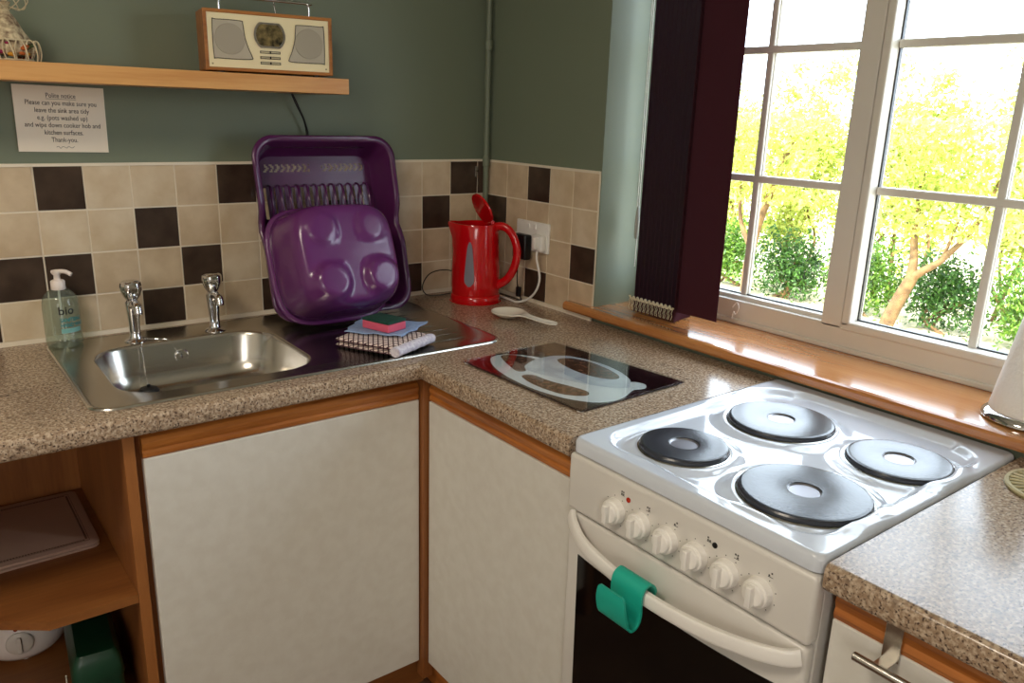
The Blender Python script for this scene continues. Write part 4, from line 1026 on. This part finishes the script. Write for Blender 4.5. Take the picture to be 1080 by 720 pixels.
# ------------------------------------------------------------------ garden
GX = 4.0; GZ = .05
bm = B(); nseg = 40; rows = []
for i in range(nseg + 1):
    x = .45 + (14 - .45) * i / nseg; rows.append([Vector((x, -9 + 22 * j / nseg, (GZ + .03 * noise.noise(Vector((x, j * .6, 0))) if x > 2.5 else GZ) + (.02 if x > GX else 0))) for j in range(nseg + 1)])
loft(bm, rows, False); g_ = obj('ground', bm, mat('pale gravel', '#cfc4a6', .9, var='#b5a884', scale=12), smooth=True); g_['kind'] = 'structure'; g_['label'] = 'pale gravel garden path outside the window'; g_['category'] = 'ground'
def leafmat(name, c1, c2, tr=.45, ct='#c8d84a'):
    M = bpy.data.materials.new(name); M.use_nodes = True; nt = M.node_tree; b = nt.nodes['Principled BSDF']; b.inputs['Roughness'].default_value = .5
    oi = nt.nodes.new('ShaderNodeNewGeometry'); r = nt.nodes.new('ShaderNodeValToRGB'); r.color_ramp.elements[0].color = lin(c1); r.color_ramp.elements[1].color = lin(c2)
    nt.links.new(oi.outputs['Random Per Island'], r.inputs[0]); nt.links.new(r.outputs[0], b.inputs['Base Color'])
    t = nt.nodes.new('ShaderNodeBsdfTranslucent'); t.inputs[0].default_value = lin(ct); mx = nt.nodes.new('ShaderNodeMixShader'); mx.inputs[0].default_value = tr
    nt.links.new(b.outputs[0], mx.inputs[1]); nt.links.new(t.outputs[0], mx.inputs[2]); nt.links.new(mx.outputs[0], nt.nodes['Material Output'].inputs[0]); return M
LY = leafmat('yellow green leaves', '#7f8a2a', '#d6da7c', .4, '#ccd670'); LG = leafmat('mid green leaves', '#2f5a1c', '#7fa03a', .3, '#6fa030'); LD = leafmat('dark green leaves', '#17360f', '#4f7a2c', .2, '#3f6a20')
BARK = mat('sunlit bark', '#8a6a44', .85, var='#5c452c', scale=18, bump=(40, 1))
def foliage(n, fun, size, seed):
    rnd = random.Random(seed); vs, fs = [], []
    for _ in range(n):
        c = fun(rnd)
        if c is None: continue
        d = Vector((rnd.gauss(0, 1), rnd.gauss(0, 1), rnd.gauss(0, 1))).normalized(); e = d.orthogonal().normalized(); e = Matrix.Rotation(rnd.uniform(0, 6.28), 3, d) @ e; g = d.cross(e)
        s = size * rnd.uniform(.6, 1.3); k = len(vs)
        vs += [c - e * s, c + g * s * .42, c + e * s, c - g * s * .42 + d * s * .1]; fs.append((k, k + 1, k + 2, k + 3))
    me = bpy.data.meshes.new('foliage'); me.from_pydata([tuple(v) for v in vs], [], fs); return me
def shrub(name, loc, rx, ry, rz, n, size, mt, label, seed, stems, zc, group='shrubs outside the window', clump=9):
    t = thing(name, label, 'shrub', loc, 0, group); rnd0 = random.Random(seed)
    cl = []
    for _ in range(clump * 9):
        d = Vector((rnd0.gauss(0, 1), rnd0.gauss(0, 1), rnd0.gauss(0, 1))).normalized() * rnd0.uniform(.25, .95) ; cl.append((Vector((d.x * rx, d.y * ry, d.z * rz + zc)), rnd0.uniform(.10, .24)))
    def fun(r):
        c, q = cl[r.randrange(len(cl))]; p = c + Vector((r.gauss(0, 1), r.gauss(0, 1), r.gauss(0, .8))) * q * .5
        m_ = .03
        p.x = max(-rx + m_, min(rx - m_, p.x)) if abs(p.x) < rx * 1.25 else 9; p.y = max(-ry + m_, min(ry - m_, p.y)) if abs(p.y) < ry * 1.25 else 9
        return p if p.z > .02 and p.z < zc + rz * 1.05 and p.x < 9 and p.y < 9 else None
    o = bpy.data.objects.new('foliage', foliage(n, fun, size, seed)); o.data.materials.append(mt); COL.objects.link(o); o.parent = t; o['kind'] = 'stuff'
    bm = B()
    for st in stems: tube(bm, smooth_pts(st[0], 5), st[1], 8, radii=[st[1] * (1 - .6 * i / (len(st[0]) * 5 - 5)) for i in range(len(st[0]) * 5 - 4)])
    obj('stem', bm, BARK, t, smooth=True); return t
def stems(rnd, k, h, w_=1):
    return [([Vector((rnd.uniform(-.1, .1), rnd.uniform(-.15, .15), 0)), Vector((rnd.uniform(-.12, .12) * w_, rnd.uniform(-.25, .25) * w_, h * .5)), Vector((rnd.uniform(-.15, .15) * w_, rnd.uniform(-.38, .38) * w_, h))], rnd.uniform(.012, .022)) for _ in range(k)]
rr_ = random.Random(3)
yy = [-.75, .15, 1.05, 1.95, 2.85, 3.75]
names = ['beyond the right edge of the window', 'behind the kitchen roll, past the right glazing bar', 'filling the wide middle panes of the right casement', 'behind the left casement, just left of the mullion', 'showing beside the edge of the blind', 'hidden behind the drawn back blind']
for k, y in enumerate(yy):
    shrub('tall_shrub', (GX + .80, y, GZ), .42, .46, .95, 10500, .026, LY, 'tall sunlit yellow green shrub ' + names[k], 20 + k, stems(rr_, 5, 1.0), 1.10)
for k, y in enumerate([-.22, .38, .98, 1.58, 2.18]):
    shrub('low_shrub', (GX + .20, y, GZ), .17, .31, .30, 4200, .019, LD if k in (1, 3) else LG, 'low green bush at the foot of the hedge, ' + ['at the right edge of the window', 'just right of the forked trunk', 'left of the forked trunk', 'in the middle of the left casement', 'nearest the blind'][k], 60 + k, stems(rr_, 3, .25, .4), .30, 'low bushes under the hedge')
# forked tree seen through the right casement
tr_ = thing('forked_tree', 'small forked tree trunk seen through the right casement', 'tree', (GX - .18, .54, GZ))
bm = B()
def limb(P, r0, r1):
    Q = smooth_pts(P, 6); tube(bm, Q, r0, 10, radii=[r0 + (r1 - r0) * i / (len(Q) - 1) for i in range(len(Q))])
limb([(0, .03, -.02), (0, .0, .12), (.0, -.06, .30), (0, -.115, .44)], .052, .038)
limb([(0, -.105, .42), (0, -.10, .55), (.02, -.07, .72), (.1, -.02, 1.1)], .034, .015)
limb([(0, -.11, .43), (-.02, -.20, .50), (-.02, -.29, .58), (.05, -.42, .80), (.1, -.5, 1.1)], .030, .012)
limb([(0, -.28, .57), (0, -.31, .70), (.05, -.34, .95)], .014, .006)
obj('trunk', bm, BARK, tr_, smooth=True)
def crown(r):
    p = Vector((r.uniform(-.17, .17), max(-.7, min(.25, r.gauss(-.2, .3))), r.uniform(.72, 1.45))); return p
o = bpy.data.objects.new('foliage', foliage(4200, crown, .027, 77)); o.data.materials.append(LY); COL.objects.link(o); o.parent = tr_; o['kind'] = 'stuff'
t2 = thing('slender_tree', 'slender pale trunk seen through the left casement beside the glazing bar', 'tree', (GX - .18, 1.72, GZ))
bm = B(); limb([(0, 0, -.02), (0, .0, .3), (.02, -.03, .6), (.05, -.12, .95), (.1, -.2, 1.3)], .045, .02); limb([(0, -.01, .42), (0, .12, .65), (.05, .2, 1.0)], .022, .01); obj('trunk', bm, BARK, t2, smooth=True)
o = bpy.data.objects.new('foliage', foliage(3200, lambda r: Vector((r.uniform(-.17, .17), max(-.5, min(.5, r.gauss(-.05, .3))), r.uniform(.8, 1.45))), .027, 78)); o.data.materials.append(LY); COL.objects.link(o); o.parent = t2; o['kind'] = 'stuff'
